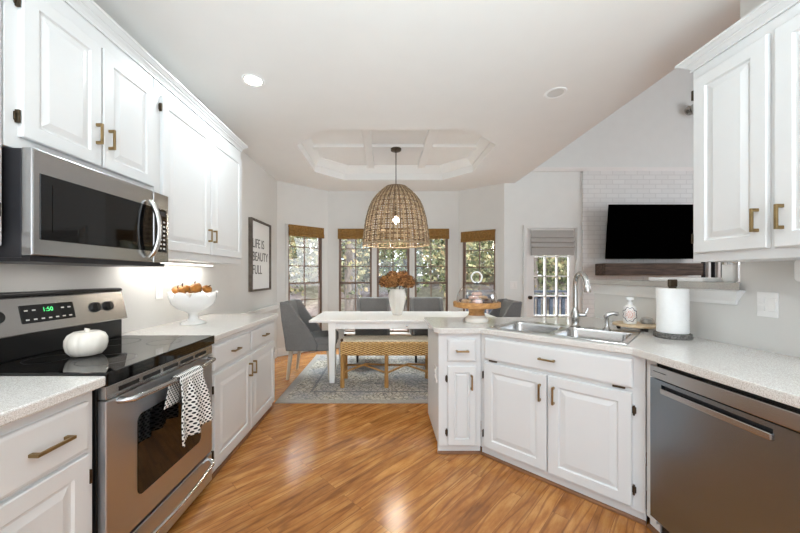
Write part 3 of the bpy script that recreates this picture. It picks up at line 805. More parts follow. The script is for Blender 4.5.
for x in (.022, .095, .542, .622):
    b = MB(); b.lathe([(.001, 0), (.029, 0), (.029, .004), (.027, .007), (.025, .014), (.001, .016)], seg=22)
    b.box(-.004, .004, -.022, .022, .015, .019)
    b.xf(fm @ Matrix.Translation((x, 0, .088)) @ Matrix.Rotation(PI/2, 4, 'X')); b.build('knob', 'black', cpn, smooth=True)

# towel over the oven handle
b = MB(); NU, NV = 46, 40
us = []
tw = MB(); uv = []
zt_, yb = .809, -.062
for j in range(NV+1):
    v = j/NV
    for i in range(NU+1):
        u = i/NU
        fold = math.sin(u*PI*5.2+.6)+.5*math.sin(u*PI*9+1.5)
        if v < .30:   # back flap, between door and bar
            d = (.30-v)/.30; z = zt_-.02-.12*d; y = -.036+.004*fold*d
        elif v < .40:
            a = PI*(v-.30)/.10; y = yb+.022*math.cos(a)*1.0; z = zt_-.018+.022*math.sin(a); y = yb+.024*math.cos(a)
        else:
            d = (v-.40)/.60; z = zt_-.02-.290*d+.02*u*d; y = yb-.024-.022*d**.7-(.017*fold*min(1, d*2.5))
        wdt = .20+.06*min(1, abs(v-.35)*2.6)
        x = .40+(u-.5)*wdt*(1.0)+.010*math.sin(v*5+u*3)
        tw.v.append((x, y, z)); uv.append((u, v*2.1))
for j in range(NV):
    for i in range(NU):
        a = j*(NU+1)+i; tw.f.append([a, a+1, a+NU+2, a+NU+1]); tw.mi.append(0)
to = tw.build('dish_towel', 'towel', smooth='all', solid=.004)
ul = to.data.uv_layers.new(name='UVMap')
for lp in to.data.loops: ul.data[lp.index].uv = uv[lp.vertex_index]
to.location = RG.location; to.rotation_euler = RG.rotation_euler
tag(to, 'white towel with black dots hanging from the oven door handle', 'towel')

# ------------------------------------------------------------------ dishwasher
DW = thing('dishwasher', 'stainless dishwasher with recessed bar handle below the corner counter', 'dishwasher', (1.308, 1.568, 0), -HL)
w = .596
MB().box(.004, w-.004, .03, .56, .10, .868).build('body', 'black', DW)
MB().box(.01, w-.01, .05, .08, 0, .10).build('kick_plate', 'black', DW)
dd = MB(); hz0, hz1, hx0, hx1 = .735, .772, .062, w-.10
dd.box(0, w, 0, .03, .11, hz0).box(0, w, 0, .03, hz1, .79).box(0, hx0, 0, .03, hz0, hz1).box(hx1, w, 0, .03, hz0, hz1)
d = dd.build('door', 'steel_dark', DW)
MB().box(hx0, hx1, .018, .03, hz0, hz1).build('handle_recess', 'darkgrey', d)
MB().box(hx0, hx1, -.008, .012, hz0-.004, hz0+.022).build('handle', 'steel', d, bevel=.004)
MB().box(0, w, -.002, .03, .795, .852).build('control_strip', 'steel', DW, bevel=.003)
MB().box(.02, .09, -.003, .0, .826, .829).build('brand_plate', 'darkgrey', DW)

# ------------------------------------------------------------------ half wall ledge
b = MB(); b.prism([(1.85, 1.66), (RX-.002, 1.708), (RX-.002, 1.712), (2.09, 1.712), (2.09, 2.93), (1.85, 2.93)], 1.212, 1.252)
tag(b.build('bar_ledge', 'ledge', bevel=.004), 'grey quartz ledge on the half wall behind the paper towels', 'ledge')
b = MB(); prof = [(0, 1.13), (-.008, 1.13), (-.012, 1.15), (-.03, 1.18), (-.045, 1.20), (-.045, 1.211), (0, 1.211)]
loops = []
for (o, z) in prof: loops.append([(RX-.001, 2.90-0, z), (RX+o-.001, 2.90, z), (RX+o-.001, 1.70+o+.03, z), (RX-.001, 1.70+o+.03, z)])
b.loft(loops); struct(b.build('trim_5', 'trim'), 'white moulding under the quartz ledge of the half wall')

# ================================================================== LIGHT FITTINGS
def can(loc, lit, label, energy):
    t = thing('recessed_light', label, 'ceiling light', loc, 0, 'recessed ceiling lights')
    b = MB(); b.lathe([(.062, 0), (.062, -.003), (.068, -.007), (.082, -.005), (.086, 0)], seg=36); 
    b.f = b.f[:-2]; b.mi = b.mi[:-2]
    b.build('trim_ring', 'trim', t, smooth=True)
    b = MB(); b.lathe([(.001, -.001), (.062, -.001), (.062, -.003), (.04, -.0035), (.001, -.0035)] if lit else [(.001, -.001), (.062, -.001), (.062, -.003), (.04, -.0035), (.001, -.0035)], seg=30)
    b.build('lens', 'led' if lit else 'lensoff', t)
    if lit:
        l = add_light('recessed_lamp', 'AREA', (loc[0], loc[1], loc[2]-.012), energy, (0, 0, 0), (.85, .96, 1), .12, None, 'DISK')
    return t
can((-1.02, 2.46, CZ), True, 'lit recessed ceiling light over the range counter', 5)
can((1.41, 2.63, CZ), False, 'recessed ceiling light over the sink, not glowing', 0)
can((-.9, .3, CZ), True, 'unseen recessed fill light added over the near end of the aisle, range side', 7)  # lamp added out of view as fill for the near kitchen
can((1.0, .3, CZ), True, 'unseen recessed fill light added over the near end of the aisle, dishwasher side', 7)  # second added fill lamp, likewise out of view

uc = thing('under_cabinet_light', 'slim lit bar under the wall cabinet behind the footed bowl', 'light', (UX+.0, 2.05, 1.40), HL)
MB().box(0, .95, .20, .235, -.018, -.001).build('housing', 'trim', uc)
MB().box(.01, .94, .203, .232, -.020, -.018).build('lens', 'led', uc)
add_light('under_cabinet_lamp', 'AREA', (UX-.217, 2.52, 1.375), .6, (0, 0, PI/2), (1, .97, .92), .9, .03, 'RECTANGLE')
add_light('hood_lamp', 'AREA', (-1.55, 1.56, 1.335), .15, (0, 0, PI/2), (1, .95, .88), .3, .06, 'RECTANGLE')

# pendant
PX, PY = .145, 4.20
pd = thing('pendant_lamp', 'woven rattan dome pendant hanging from the ceiling tray', 'pendant light', (PX, PY, 0))
MB().lathe([(.001, TZ-.037), (.070, TZ-.037), (.068, TZ-.062), (.05, TZ-.07), (.001, TZ-.072)], seg=28).build('canopy', 'bronze', pd, smooth=True)
MB().tube([(0, 0, TZ-.065), (0, 0, 2.44)], .006, 8).build('cord', 'bronze', pd)
def dome_r(t):   # t 0 bottom .. 1 top
    K = [(0, .434), (.12, .428), (.25, .417), (.44, .396), (.64, .355), (.76, .312), (.85, .262), (.93, .20), (1, .135)]
    for (a, ra), (c_, rc_) in zip(K, K[1:]):
        if t <= c_: return ra+(rc_-ra)*(t-a)/(c_-a)
    return .135
zb0, zb1 = 1.695, 2.452
NS, NR = 64, 24
b = MB()
for k in range(NS):
    a = 2*PI*k/NS; P = []
    for j in range(NR*2+1):
        t = j/(NR*2)*.985; r_ = max(.10, dome_r(t)); off = .0045*math.sin(PI*(j)+PI*k) if j % 2 == 0 else 0
        off = .004*(1 if ((j//2+k) % 2) else -1) if j % 2 == 0 else 0
        P.append(((r_+off)*math.cos(a), (r_+off)*math.sin(a), zb0+(zb1-zb0)*t))
    b.cur = k % 2
    b.tube(P, .0074, 4)
for j in range(NR+1):
    t = (j/NR)*.985; r_ = max(.10, dome_r(t)); z = zb0+(zb1-zb0)*t
    P = []
    for k in range(NS):
        a = 2*PI*(k)/NS; off = -.004*(1 if ((j+k) % 2) else -1)
        P.append(((r_+off)*math.cos(a), (r_+off)*math.sin(a), z))
    b.cur = j % 2
    b.tube(P, .0062, 4, closed=True)
b.build('shade', ['rattan', 'rattan_dark'], pd, smooth='all', recalc=False)
b = MB(); b.tube([(.437*math.cos(2*PI*k/60), .437*math.sin(2*PI*k/60), zb0+.003*math.sin(k*2.1)) for k in range(60)], .012, 6, closed=True)
b.build('bottom_rim', 'rattan', pd, smooth='all'); b = MB()
b.tube([(.135*math.cos(2*PI*k/30), .135*math.sin(2*PI*k/30), zb1-.004) for k in range(30)], .012, 6, closed=True)
b.build('top_rim', 'rattan_dark', pd, smooth='all')
b = MB(); b.lathe([(.001, zb1-.02), (.135, zb1-.02), (.135, zb1-.012), (.001, zb1-.008)], seg=24); b.build('top_plate', 'rattan_dark', pd)
b = MB(); b.lathe([(.001, 2.06), (.022, 2.07), (.024, 2.14), (.012, 2.16), (.001, 2.44)], seg=14); b.build('socket', 'bronze', pd, smooth=True)
b = MB(); b.sphere((0, 0, 2.02), .042, 16, 12, (1, 1, 1.15)); b.build('bulb', 'bulb', pd, smooth='all')
pl_ = bpy.data.lights.new('pendant_glow', 'POINT'); pl_.energy = 9; pl_.color = (1, .9, .75); pl_.shadow_soft_size = .06
po = bpy.data.objects.new('pendant_glow', pl_); po.location = (PX, PY, 1.93); COL.objects.link(po)

# ================================================================== DINING AREA
RGC = (.265, 4.18)
o = MB().box(-RUG[0]/2, RUG[0]/2, -RUG[1]/2, RUG[1]/2, 0, .010).build('area_rug', 'rug', bevel=.003); o.location = (RGC[0], RGC[1], .0)
tag(o, 'distressed grey and blue patterned rug under the dining table', 'rug')
FZ = .010
# table
TX0, TX1, TY0, TY1 = -.90, 1.42, 3.75, 4.68
tb = thing('dining_table', 'white dining table with a drawer and overhanging ends', 'table', ((TX0+TX1)/2, (TY0+TY1)/2, FZ))
hx, hy = (TX1-TX0)/2, (TY1-TY0)/2
MB().box(-hx, hx, -hy, hy, .722, .752).build('tabletop', 'white', tb, bevel=.006)
ax, ay = hx-.24, hy-.03
ap = MB().box(-ax, ax, -ay, -ay+.022, .645, .722).box(-ax, ax, ay-.022, ay, .645, .722).box(-ax, -ax+.022, -ay, ay, .645, .722).box(ax-.022, ax, -ay, ay, .645, .722).build('apron', 'white', tb, bevel=.002)
dw = MB().box(-.27, .27, -ay-.006, -ay+.01, .655, .716).build('drawer', 'white', tb, bevel=.002)
b = MB(); b.lathe([(.001, 0), (.008, 0), (.007, .01), (.014, .018), (.013, .026), (.001, .028)], seg=16); b.xf(Matrix.Translation((0, -ay-.006, .685)) @ Matrix.Rotation(PI/2, 4, 'X')); b.build('knob', 'nickel', dw, smooth=True)
for sx in (-1, 1):
    for sy in (-1, 1):
        x = sx*(ax-.03); y = sy*(ay-.028); b = MB()
        b.loft([[(x+q*p, y+q*s_, z) for p, s_ in ((-1, -1), (1, -1), (1, 1), (-1, 1))] for q, z in ((.030, 0), (.042, .64), (.042, .722))])
        b.build('leg', 'white', tb, bevel=.003)

# parsons chairs: local +y is the way the sitter faces, seat centre at origin
def parsons(label, loc, rotz, legmat, group='charcoal dining chairs'):
    t = thing('dining_chair', label, 'chair', loc, rotz, group)
    hw = .26
    b = MB(); b.box(-hw+.02, hw-.02, -.20, .30, .40, .53); b.build('seat_cushion', 'chair', t, bevel=.035, seg=4, smooth=True)
    b = MB(); b.box(-hw+.01, hw-.01, -.24, .28, .36, .44); b.build('seat_rail', 'chair', t, bevel=.012, seg=3, smooth=True)
    # back: slab leaning away, with side wings curving forward
    b = MB(); loops = []
    for z, y0, y1 in ((.36, -.27, -.17), (.52, -.285, -.18), (.75, -.32, -.235), (.92, -.345, -.28), (.955, -.345, -.30)):
        loops.append([(-hw, y0, z), (hw, y0, z), (hw, y1, z), (-hw, y1, z)])
    b.loft(loops); b.build('backrest', 'chair', t, bevel=.022, seg=3, smooth=True)
    for s in (-1, 1):
        b = MB(); x0, x1 = (s*hw, s*(hw-.045))
        pr = [(-.276, .36), (.10, .36), (.11, .44), (.02, .60), (-.14, .80), (-.23, .95), (-.352, .958), (-.328, .72), (-.292, .5)]
        b.prism_x(pr, min(x0, x1)-.004, max(x0, x1)+.004); b.build('wing', 'chair', t, bevel=.012, seg=3, smooth=True)
    for sx in (-1, 1):
        for y, dy_ in ((.24, .01), (-.22, -.05)):
            x = sx*(hw-.045); b = MB()
            b.loft([[(x+q*p, y+off+q*s_, z) for p, s_ in ((-1, -1), (1, -1), (1, 1), (-1, 1))] for q, z, off in ((.014, 0, dy_), (.023, .37, 0))])
            b.build('leg', legmat, t, bevel=.002)
    return t
parsons('charcoal wing dining chair with pale legs at the table end by the framed sign', (-.93, 4.12, FZ), -PI/2, 'paleleg')
parsons('charcoal dining chair behind the table, on the framed sign side of the vase', (-.19, 4.93, FZ), PI, 'darkleg')
parsons('charcoal dining chair behind the table, on the cake stand side of the vase', (.67, 4.93, FZ), PI, 'darkleg')
for o_ in [o for o in bpy.data.objects if o.name in ('dining_chair.001', 'dining_chair.002')]: o_.scale = (1, 1, .965)
parsons('charcoal dining chair at the table end behind the cake stand', (1.36, 4.22, FZ), PI/2, 'darkleg')

# bench
bn = thing('woven_bench', 'woven seagrass bench with honey wood legs in front of the table', 'bench', (.017, 3.80, FZ))
bx, byh = .53, .19
MB().box(-bx, bx, -byh, byh, .365, .522).build('woven_frame', 'seagrass', bn, bevel=.02, seg=3, smooth=True)
MB().box(-bx+.02, bx-.02, -byh+.02, byh-.02, .515, .535).build('seat', 'seat_rush', bn, bevel=.008)
for x in (-bx+.025, 0, bx-.025):
    for s in (-1, 1):
        b = MB(); y = s*(byh-.025)
        b.lathe([(.001, 0), (.022, 0), (.025, .006), (.024, .08), (.021, .09), (.022, .38), (.001, .38)], (x, y, 0), 14); b.build('leg', 'bench_wood', bn, smooth=True)
for x0 in (-bx+.025, 0):
    x1 = x0+bx-.025
    for s in (-1, 1):
        b = MB(); b.tube([(x0, -s*(byh-.025), .165), ((x0+x1)/2, 0, .215+.008*s), (x1, s*(byh-.025), .165)], .012, 8); b.build('cross_stretcher', 'bench_wood', bn, smooth='all')
for s in (-1, 1):
    b = MB(); b.sphere((-bx+.02, s*(byh-.03), .54), .018, 12, 8); b.build('finial', 'walnut', bn, smooth='all')

# vase with dried hydrangeas
VX, VY, VZ = .165, 4.30, FZ+.752
def vmod(a, r, z): return r*(1+.07*abs(math.cos(a*5))*min(1, z/.05)*(1 if z < .3 else .2))
v_ = MB().lathe([(.001, 0), (.058, 0), (.064, .01), (.080, .08), (.102, .18), (.112, .25), (.108, .30), (.098, .325), (.104, .345), (.096, .343), (.088, .325), (.095, .28), (.06, .1), (.001, .03)], (0, 0, 0), 72, vmod).build('flower_vase', 'ceramic', smooth='all')
v_.location = (VX, VY, VZ); tag(v_, 'white ribbed ceramic vase on the dining table', 'vase')
def petals(c, R, n, size):
    b = MB()
    for k in range(n):
        z = random.uniform(-.75, 1); a = random.uniform(0, 2*PI); q = math.sqrt(max(0, 1-z*z))
        d = Vector((q*math.cos(a), q*math.sin(a), z)); p = Vector(c)+d*R*random.uniform(.86, 1.03)
        t1 = d.orthogonal().normalized(); t1.rotate(Matrix.Rotation(random.uniform(0, 2*PI), 3, d)); t2 = d.cross(t1)
        e = d*random.uniform(.15, .9)
        for s1, s2 in ((1, 0), (-1, 0), (0, 1), (0, -1)):
            u1 = t1*s1+t2*s2; u2 = u1.cross(d)
            s_ = size*random.uniform(.7, 1.1)
            b.add([p, p+s_*(u1*.55+u2*.4+e*.2), p+s_*(u1*1.05+e*.45), p+s_*(u1*.55-u2*.4+e*.2)], [(0, 1, 2, 3)])
    return b
heads = [(-.150, -.01, .440, .092, 'on the framed sign side'), (-.065, -.07, .455, .10, 'front, just on the sign side of centre'), (.05, -.06, .470, .102, 'front, near the centre'),
         (.145, -.02, .440, .096, 'on the cake stand side'), (-.06, .07, .50, .09, 'back, on the sign side'), (.08, .07, .50, .09, 'back, on the cake stand side')]
for x, y, z, R, wh in heads:
    hd = thing('dried_hydrangea', 'rust brown dried hydrangea in the white vase, '+wh, 'flower', (VX, VY, VZ), 0, 'dried hydrangeas in the white vase')
    b = MB(); b.sphere((x, y, z), R*.80, 14, 10); b.cur = 0
    pb = petals((x, y, z), R, 300, .021); b.add(pb.v, pb.f); b.build('flower_head', 'petal', hd, recalc=False)
    MB().tube([(x*.15, y*.15, .06), (x*.3, y*.3, .30), (x, y, z)], .004, 6).build('stem', 'walnut', hd)

# ================================================================== WALL PIECES
# framed sign: lies on the left wall, local x along +Y
sg = thing('framed_sign', 'white framed sign reading LIFE IS BEAUTY FULL on the wall', 'sign', (LX, 4.0, 0), HL)
sw, z0, z1 = .675, 1.085, 2.025; ft = .026
MB().box(0, ft, -.05, 0, z0, z1).box(sw-ft, sw, -.05, 0, z0, z1).box(ft, sw-ft, -.05, 0, z0, z0+ft).box(ft, sw-ft, -.05, 0, z1-ft, z1).build('frame', 'signwood', sg, bevel=.003)
pn = MB().box(ft, sw-ft, -.026, -.004, z0+ft, z1-ft).build('panel', 'white', sg)
for i, s in enumerate(('LIFE IS', 'BEAUTY', 'FULL')):
    text_mesh('lettering', s, .17, Matrix.Translation((.062, -.027, 1.655-.172*i)) @ Matrix.Rotation(PI/2, 4, 'X'), 'black', pn, .001, 'LEFT', .86)

tv = thing('television', 'black flat television hung over the dark wood mantel', 'television', (3.48, 5.0, 0))
tm = Matrix.Translation((0, .0, 1.55)) @ Matrix.Rotation(math.radians(5), 4, 'X')
MB().box(0, 1.50, 0, .035, 0, .845).xf(tm).build('bezel', 'tvblack', tv, bevel=.004)
MB().box(.008, 1.492, -.002, .001, .012, .837).xf(tm).build('screen', 'tvblack', tv)
MB().box(.55, .95, .02, .17, 1.75, 2.15).build('wall_mount', 'black', tv)
mt = MB().box(3.41, 4.94, 4.93, 5.17, 1.292, 1.482).build('mantel_shelf', 'mantel', bevel=.012)
tag(mt, 'dark rough wood beam mantel under the television', 'mantel')
# spotlight high on the living room wall
sl = thing('wall_spotlight', 'grey spotlight high on the living room wall by the cabinet crown', 'spotlight', (4.97, 5.20, 3.98))
b = MB(); b.lathe([(.001, 0), (.075, 0), (.075, .02), (.02, .025), (.018, .05), (.001, .05)], seg=20); b.xf(Matrix.Rotation(PI/2, 4, 'X')); b.build('mount', 'nickel', sl, smooth=True)
b = MB(); b.lathe([(.001, 0), (.05, 0), (.062, .04), (.07, .15), (.062, .15), (.05, .05), (.001, .04)], seg=20); b.xf(Matrix.Translation((0, -.08, .04)) @ Matrix.Rotation(math.radians(150), 4, 'X')); b.build('lamp_head', 'nickel', sl, smooth=True)

def plate(name, label, loc, rotz, w, h, kind, cat):
    t = thing(name, label, cat, loc, rotz)
    MB().box(-w/2, w/2, -.006, 0, -h/2, h/2).build('cover_plate', 'white', t, bevel=.002)
    if kind == 'switch':
        for x in (-w/4, w/4): MB().box(x-.016, x+.016, -.010, -.005, -.033, .033).build('rocker', 'white', t, bevel=.002)
    elif kind == 'double':
        MB().box(w/4-.016, w/4+.016, -.010, -.005, -.033, .033).build('rocker', 'white', t, bevel=.002)
        for z in (-.02, .02): MB().box(-w/4-.014, -w/4+.014, -.009, -.005, z-.013, z+.013).build('socket', 'trim', t, bevel=.003)
    else:
        for z in (-.02, .02): MB().box(-.015, .015, -.009, -.005, z-.013, z+.013).build('socket', 'trim', t, bevel=.003)
    return t
plate('power_outlet', 'white outlet plate on the backsplash behind the footed bowl', (LX, 2.42, 1.17), HL, .075, .12, 'outlet', 'outlet')
plate('power_outlet', 'wide white outlet and switch plate on the wall over the dishwasher', (RX, 1.585, 1.145), -HL, .088, .125, 'double', 'outlet')
plate('power_outlet', 'white outlet plate on the end panel of the peninsula', (.385, 2.40, .55), -HL, .07, .115, 'outlet', 'outlet')
plate('light_switch', 'white double switch plate beside the glazed door', (2.10, 5.20, 1.13), 0, .12, .125, 'switch', 'switch')
# the two white plug-in units below the wall cabinet
def plug(label, loc, rotz):
    t = thing('plug_in_unit', label, 'plug-in unit', loc, rotz)
    b = MB(); b.loft([[(x, y, z) for x, z, _ in rr(-.028, .028, -.05, .055, .02, 0)] for y in (0, -.045)]); b.build('housing', 'white', t, bevel=.006, seg=3, smooth=True)
    MB().box(-.018, .018, -.047, -.043, -.03, .0).build('front_grille', 'trim', t)
    return t
cn = thing('ledge_canister', 'small white canister on the quartz ledge below the wall cabinet', 'canister', (1.955, 1.80, 1.252))
MB().lathe([(.001, 0), (.026, 0), (.032, .012), (.034, .03), (.034, .10), (.001, .10)], seg=24).build('body', 'milk', cn, smooth=True)
MB().lathe([(.001, .10), (.035, .10), (.035, .115), (.001, .118)], seg=24).build('lid', 'chrome', cn, smooth=True)
plug('white plug-in unit on the wall over the dishwasher, just below the cabinet', (RX, 1.425, 1.31), -HL)
o = MB().box(1.88, 2.05, 1.88, 2.27, 1.252, 1.278).build('serving_tray', 'white', bevel=.006)
tag(o, 'long flat white tray lying on the quartz ledge', 'tray')

# ================================================================== THINGS ON THE COUNTERS
# ceramic pumpkin on the cooktop
pk = thing('ceramic_pumpkin', 'cream ceramic pumpkin standing on the black cooktop', 'ornament', (-1.372, 1.462, .9245))
def pmod(a, r, z): return r*(1-.045*abs(math.sin(a*5))**.5*(0 if r < .02 else 1)) if False else r*(.955+.045*abs(math.sin(a*5))**.6)
prof = [(.001, .006), (.034, 0), (.056, .005), (.071, .025), (.077, .052), (.076, .076), (.066, .097), (.046, .109), (.024, .109), (.010, .103), (.001, .101)]
MB().lathe(prof, (0, 0, 0), 80, pmod).build('body', 'ceramic', pk, smooth='all')
MB().tube([(0, 0, .099), (.001, 0, .110), (.002, .001, .118), (.003, .002, .122)], [.014, .010, .010, .011], 10).build('stem', 'ceramic', pk, smooth=True)

# footed milk glass bowl
BX, BYY = -1.50, 2.49
bo = thing('footed_bowl', 'white footed bowl with petal rim holding golden gourds', 'bowl', (BX, BYY, .914))
def bmod(a, r, z): return r*(1+.10*max(0, (z-.14)/.13)*abs(math.cos(a*4))) if z > .14 else r
def petal_bowl():
    seg = 96; prof_o = [(.001, 0), (.088, 0), (.092, .006), (.082, .014), (.045, .026), (.031, .05), (.033, .080), (.06, .098), (.112, .122), (.145, .158), (.157, .205), (.163, .25)]
    prof_i = [(.157, .252), (.149, .21), (.135, .165), (.10, .132), (.05, .115), (.001, .112)]
    b = MB(); loops = []
    for r, z in prof_o+prof_i:
        L = []
        for i in range(seg):
            a = 2*PI*i/seg; k = abs(math.cos(a*4)); zz = z; rr_ = r
            if z > .18: zz = z - (z-.18)*.62*(1-k**.55)
            if z > .13: rr_ = r*(1+.07*k*(z-.13)/.12)
            L.append((rr_*math.cos(a), rr_*math.sin(a), zz))
        loops.append(L)
    return b.loft(loops)
petal_bowl().build('bowl_body', 'milk', bo, smooth='all')
def gourd(label, x, y, z, s, mat, tilt, grp):
    t = thing('mini_gourd', label, 'gourd', (BX+x, BYY+y, .914+z), 0, grp)
    t.rotation_euler = (tilt[0], tilt[1], tilt[2])
    def gm(a, r, zz): return r*(.94+.06*abs(math.sin(a*4)))
    MB().lathe([(.001, -.7*s), (.55*s, -.62*s), (.95*s, -.25*s), (1.0*s, .1*s), (.8*s, .48*s), (.4*s, .62*s), (.001, .55*s)], (0, 0, 0), 40, gm).build('body', mat, t, smooth='all')
    MB().tube([(0, 0, .5*s), (.05*s, 0, .85*s), (.22*s, 0, 1.1*s)], [.14*s, .1*s, .12*s], 7).build('stem', 'walnut', t, smooth='all')
MAT['gold'] = simple('golden_brown_gourd', C(178, 116, 44), .4, .25, var=.35, scale=30)
gl = [(-.095, -.045, .262, .040, 'gold', (.5, .3, 0), 'golden brown mini gourd at the range side of the footed bowl'), (-.03, -.075, .272, .042, 'gold', (.2, -.4, 1), 'golden brown mini gourd at the front of the footed bowl'),
      (.05, -.05, .276, .042, 'gold', (-.3, .5, 2), 'golden brown mini gourd at the front, dining side, of the footed bowl'), (.0, .03, .285, .042, 'gold', (.4, -.2, .4), 'golden brown mini gourd topmost in the footed bowl'),
      (.09, .03, .268, .038, 'gold', (.1, .6, 0), 'golden brown mini gourd at the dining side of the footed bowl'), (-.07, .06, .265, .040, 'gold', (.6, .1, 2), 'golden brown mini gourd at the wall side of the footed bowl'),
      (-.06, -.01, .205, .05, 'milk', (0, 0, 0), 'white mini gourd low in the footed bowl, range side'), (.05, .0, .205, .05, 'milk', (0, 0, 1), 'white mini gourd low in the footed bowl, dining side')]
for x, y, z, s, m_, tl, lb in gl: gourd(lb, x, y, z, s, m_, tl, 'mini gourds in the footed bowl')

# cake stand with glass dome
KX, KY = .745, 2.585
cs = thing('cake_stand', 'wooden cake stand on a white foot near the peninsula end', 'cake stand', (KX, KY, .914))
MB().lathe([(.001, 0), (.088, 0), (.092, .008), (.09, .03), (.074, .045), (.066, .055), (.001, .055)], seg=40).build('foot', 'ceramic', cs, smooth=True)
MB().lathe([(.001, .055), (.066, .055), (.060, .075), (.066, .105), (.075, .118), (.001, .118)], seg=32).build('stem', 'oakrim', cs, smooth=True)
MB().lathe([(.001, .118), (.165, .118), (.185, .124), (.187, .158), (.183, .163), (.168, .164), (.165, .156), (.001, .156)], seg=56).build('plate', 'oakrim', cs, smooth=True)
dm = thing('glass_dome', 'clear glass dome with a white ring handle on the cake stand', 'cake dome', (KX, KY, 1.070))
b = MB(); b.lathe([(.160, 0), (.160, .03), (.152, .07), (.132, .108), (.095, .136), (.05, .148), (.001, .150)], seg=48); b.f = [f for f in b.f if len(f) == 4]; b.mi = [0]*len(b.f)
b.build('dome', 'clearglass', dm, smooth='all')
b = MB(); b.tube([(.161*math.cos(2*PI*k/48), .161*math.sin(2*PI*k/48), .002) for k in range(48)], .0025, 6, closed=True); b.build('rim', 'chrome', dm, smooth='all')
MB().lathe([(.001, .15), (.03, .149), (.030, .153), (.010, .158), (.008, .165), (.001, .166)], seg=20).build('finial', 'darkgrey', dm, smooth=True)
b = MB(); nb = 26
for k in range(nb): a = 2*PI*k/nb; b.sphere((.043*math.cos(a), 0, .205+.043*math.sin(a)), .0075, 8, 6)
b.tube([(.043*math.cos(2*PI*k/40), 0, .205+.043*math.sin(2*PI*k/40)) for k in range(40)], .0055, 6, closed=True)
b.build('ring_handle', 'white', dm, smooth='all')
MAT['cookie'] = simple('baked_cookie', C(206, 160, 112), .8, var=.3, scale=60)
MAT['cookie_pink'] = simple('pink_iced_cookie', C(226, 178, 158), .6, var=.2, scale=60)
MAT['cookie_dark'] = simple('chocolate_cookie', C(92, 58, 40), .8, var=.3, scale=60)
ck_ = [(-.095, -.05, 0, 'cookie', 'pale cookie at the sign side under the glass dome'), (-.02, -.09, 0, 'cookie_pink', 'pink iced cookie at the front under the glass dome'), (.07, -.06, 0, 'cookie_dark', 'dark cookie at the front, sink side, under the glass dome'),
       (.09, .04, 0, 'cookie', 'pale cookie at the door side under the glass dome'), (0, .06, 0, 'cookie_dark', 'dark cookie at the back under the glass dome'), (-.03, -.02, .029, 'cookie_pink', 'pink iced cookie stacked second layer under the glass dome'),
       (.045, -.01, .029, 'cookie', 'pale cookie stacked second layer under the glass dome'), (.005, .005, .058, 'cookie_pink', 'pink iced cookie topmost under the glass dome'), (-.09, .05, 0, 'cookie_dark', 'dark cookie at the window side under the glass dome')]
for x, y, z, m_, lb in ck_:
    o = MB().lathe([(.001, 0), (.032, 0), (.040, .007), (.041, .016), (.034, .025), (.018, .028), (.001, .029)], (0, 0, 0), 22, lambda a, r, z: r*(1+.03*math.sin(a*7))).build('cookie', m_, smooth='all')
    o.location = (KX+x, KY+y, 1.0705+z); tag(o, lb, 'cookie', 'cookies under the glass dome')

# round board on feet with soap bottle and glass bowl
QX, QY = 1.752, 2.225
bd = thing('wooden_board', 'round pale wooden board on dark feet beside the sink', 'board', (QX, QY, .914))
MB().lathe([(.001, .024), (.128, .024), (.133, .029), (.133, .036), (.128, .041), (.001, .041)], seg=48).build('board_top', 'board', bd, smooth=True)
for k in range(3):
    a = 2*PI*k/3+.5
    MB().lathe([(.001, 0), (.011, 0), (.013, .012), (.011, .024), (.001, .024)], (.095*math.cos(a), .095*math.sin(a), 0), 12).build('foot', 'darkleg', bd, smooth=True)
def m_soap():
    s = M('white_bottle_orange_motif', rough=.3)
    v = s.coords(); sp = s.node('ShaderNodeSeparateXYZ'); s.link(v, sp.inputs[0])
    x = s.math('MULTIPLY', sp.outputs[0], 1.0); z = s.math('SUBTRACT', sp.outputs[2], .068)
    r = s.math('SQRT', s.math('ADD', s.math('MULTIPLY', x, x), s.math('MULTIPLY', z, z)))
    a = s.math('ARCTAN2', z, x)
    pet = s.math('ADD', r, s.math('MULTIPLY', s.math('COSINE', s.math('MULTIPLY', a, 8)), .004))
    rings = s.math('SINE', s.math('MULTIPLY', pet, 420))
    motif = s.mix(s.ramp(rings, [(.45, (0, 0, 0, 1)), (.55, (1, 1, 1, 1))]), C(240, 236, 230), C(206, 96, 60))
    dots = s.mix(s.ramp(s.math('SINE', s.math('MULTIPLY', pet, 300)), [(.6, (0, 0, 0, 1)), (.7, (1, 1, 1, 1))]), C(240, 238, 234), C(96, 76, 84))
    c = s.mix(s.ramp(pet, [(.032, (0, 0, 0, 1)), (.034, (1, 1, 1, 1))]), motif, dots)
    c = s.mix(s.ramp(pet, [(.056, (0, 0, 0, 1)), (.058, (1, 1, 1, 1))]), c, C(242, 240, 236))
    s.base(c); return s.m
MAT['soap'] = m_soap()
sb = thing('soap_bottle', 'white soap bottle with orange flower motif on the round board', 'soap bottle', (1.705, 2.215, .955))
sb.rotation_euler = (0, 0, -.65); sb.scale = (.8, .8, .98)
MB().lathe([(.001, 0), (.042, 0), (.047, .006), (.049, .05), (.049, .10), (.044, .118), (.024, .132), (.018, .138), (.001, .138)], seg=36).build('bottle_body', 'soap', sb, smooth='all')
b = MB(); b.lathe([(.001, .136), (.021, .136), (.021, .152), (.012, .156), (.010, .166), (.030, .168), (.030, .184), (.022, .19), (.001, .19)], seg=20); b.build('pump_cap', 'white', sb, smooth=True)
gb = thing('glass_cloche', 'small grey glass bowl upturned on the round board', 'glass bowl', (1.825, 2.215, .955))
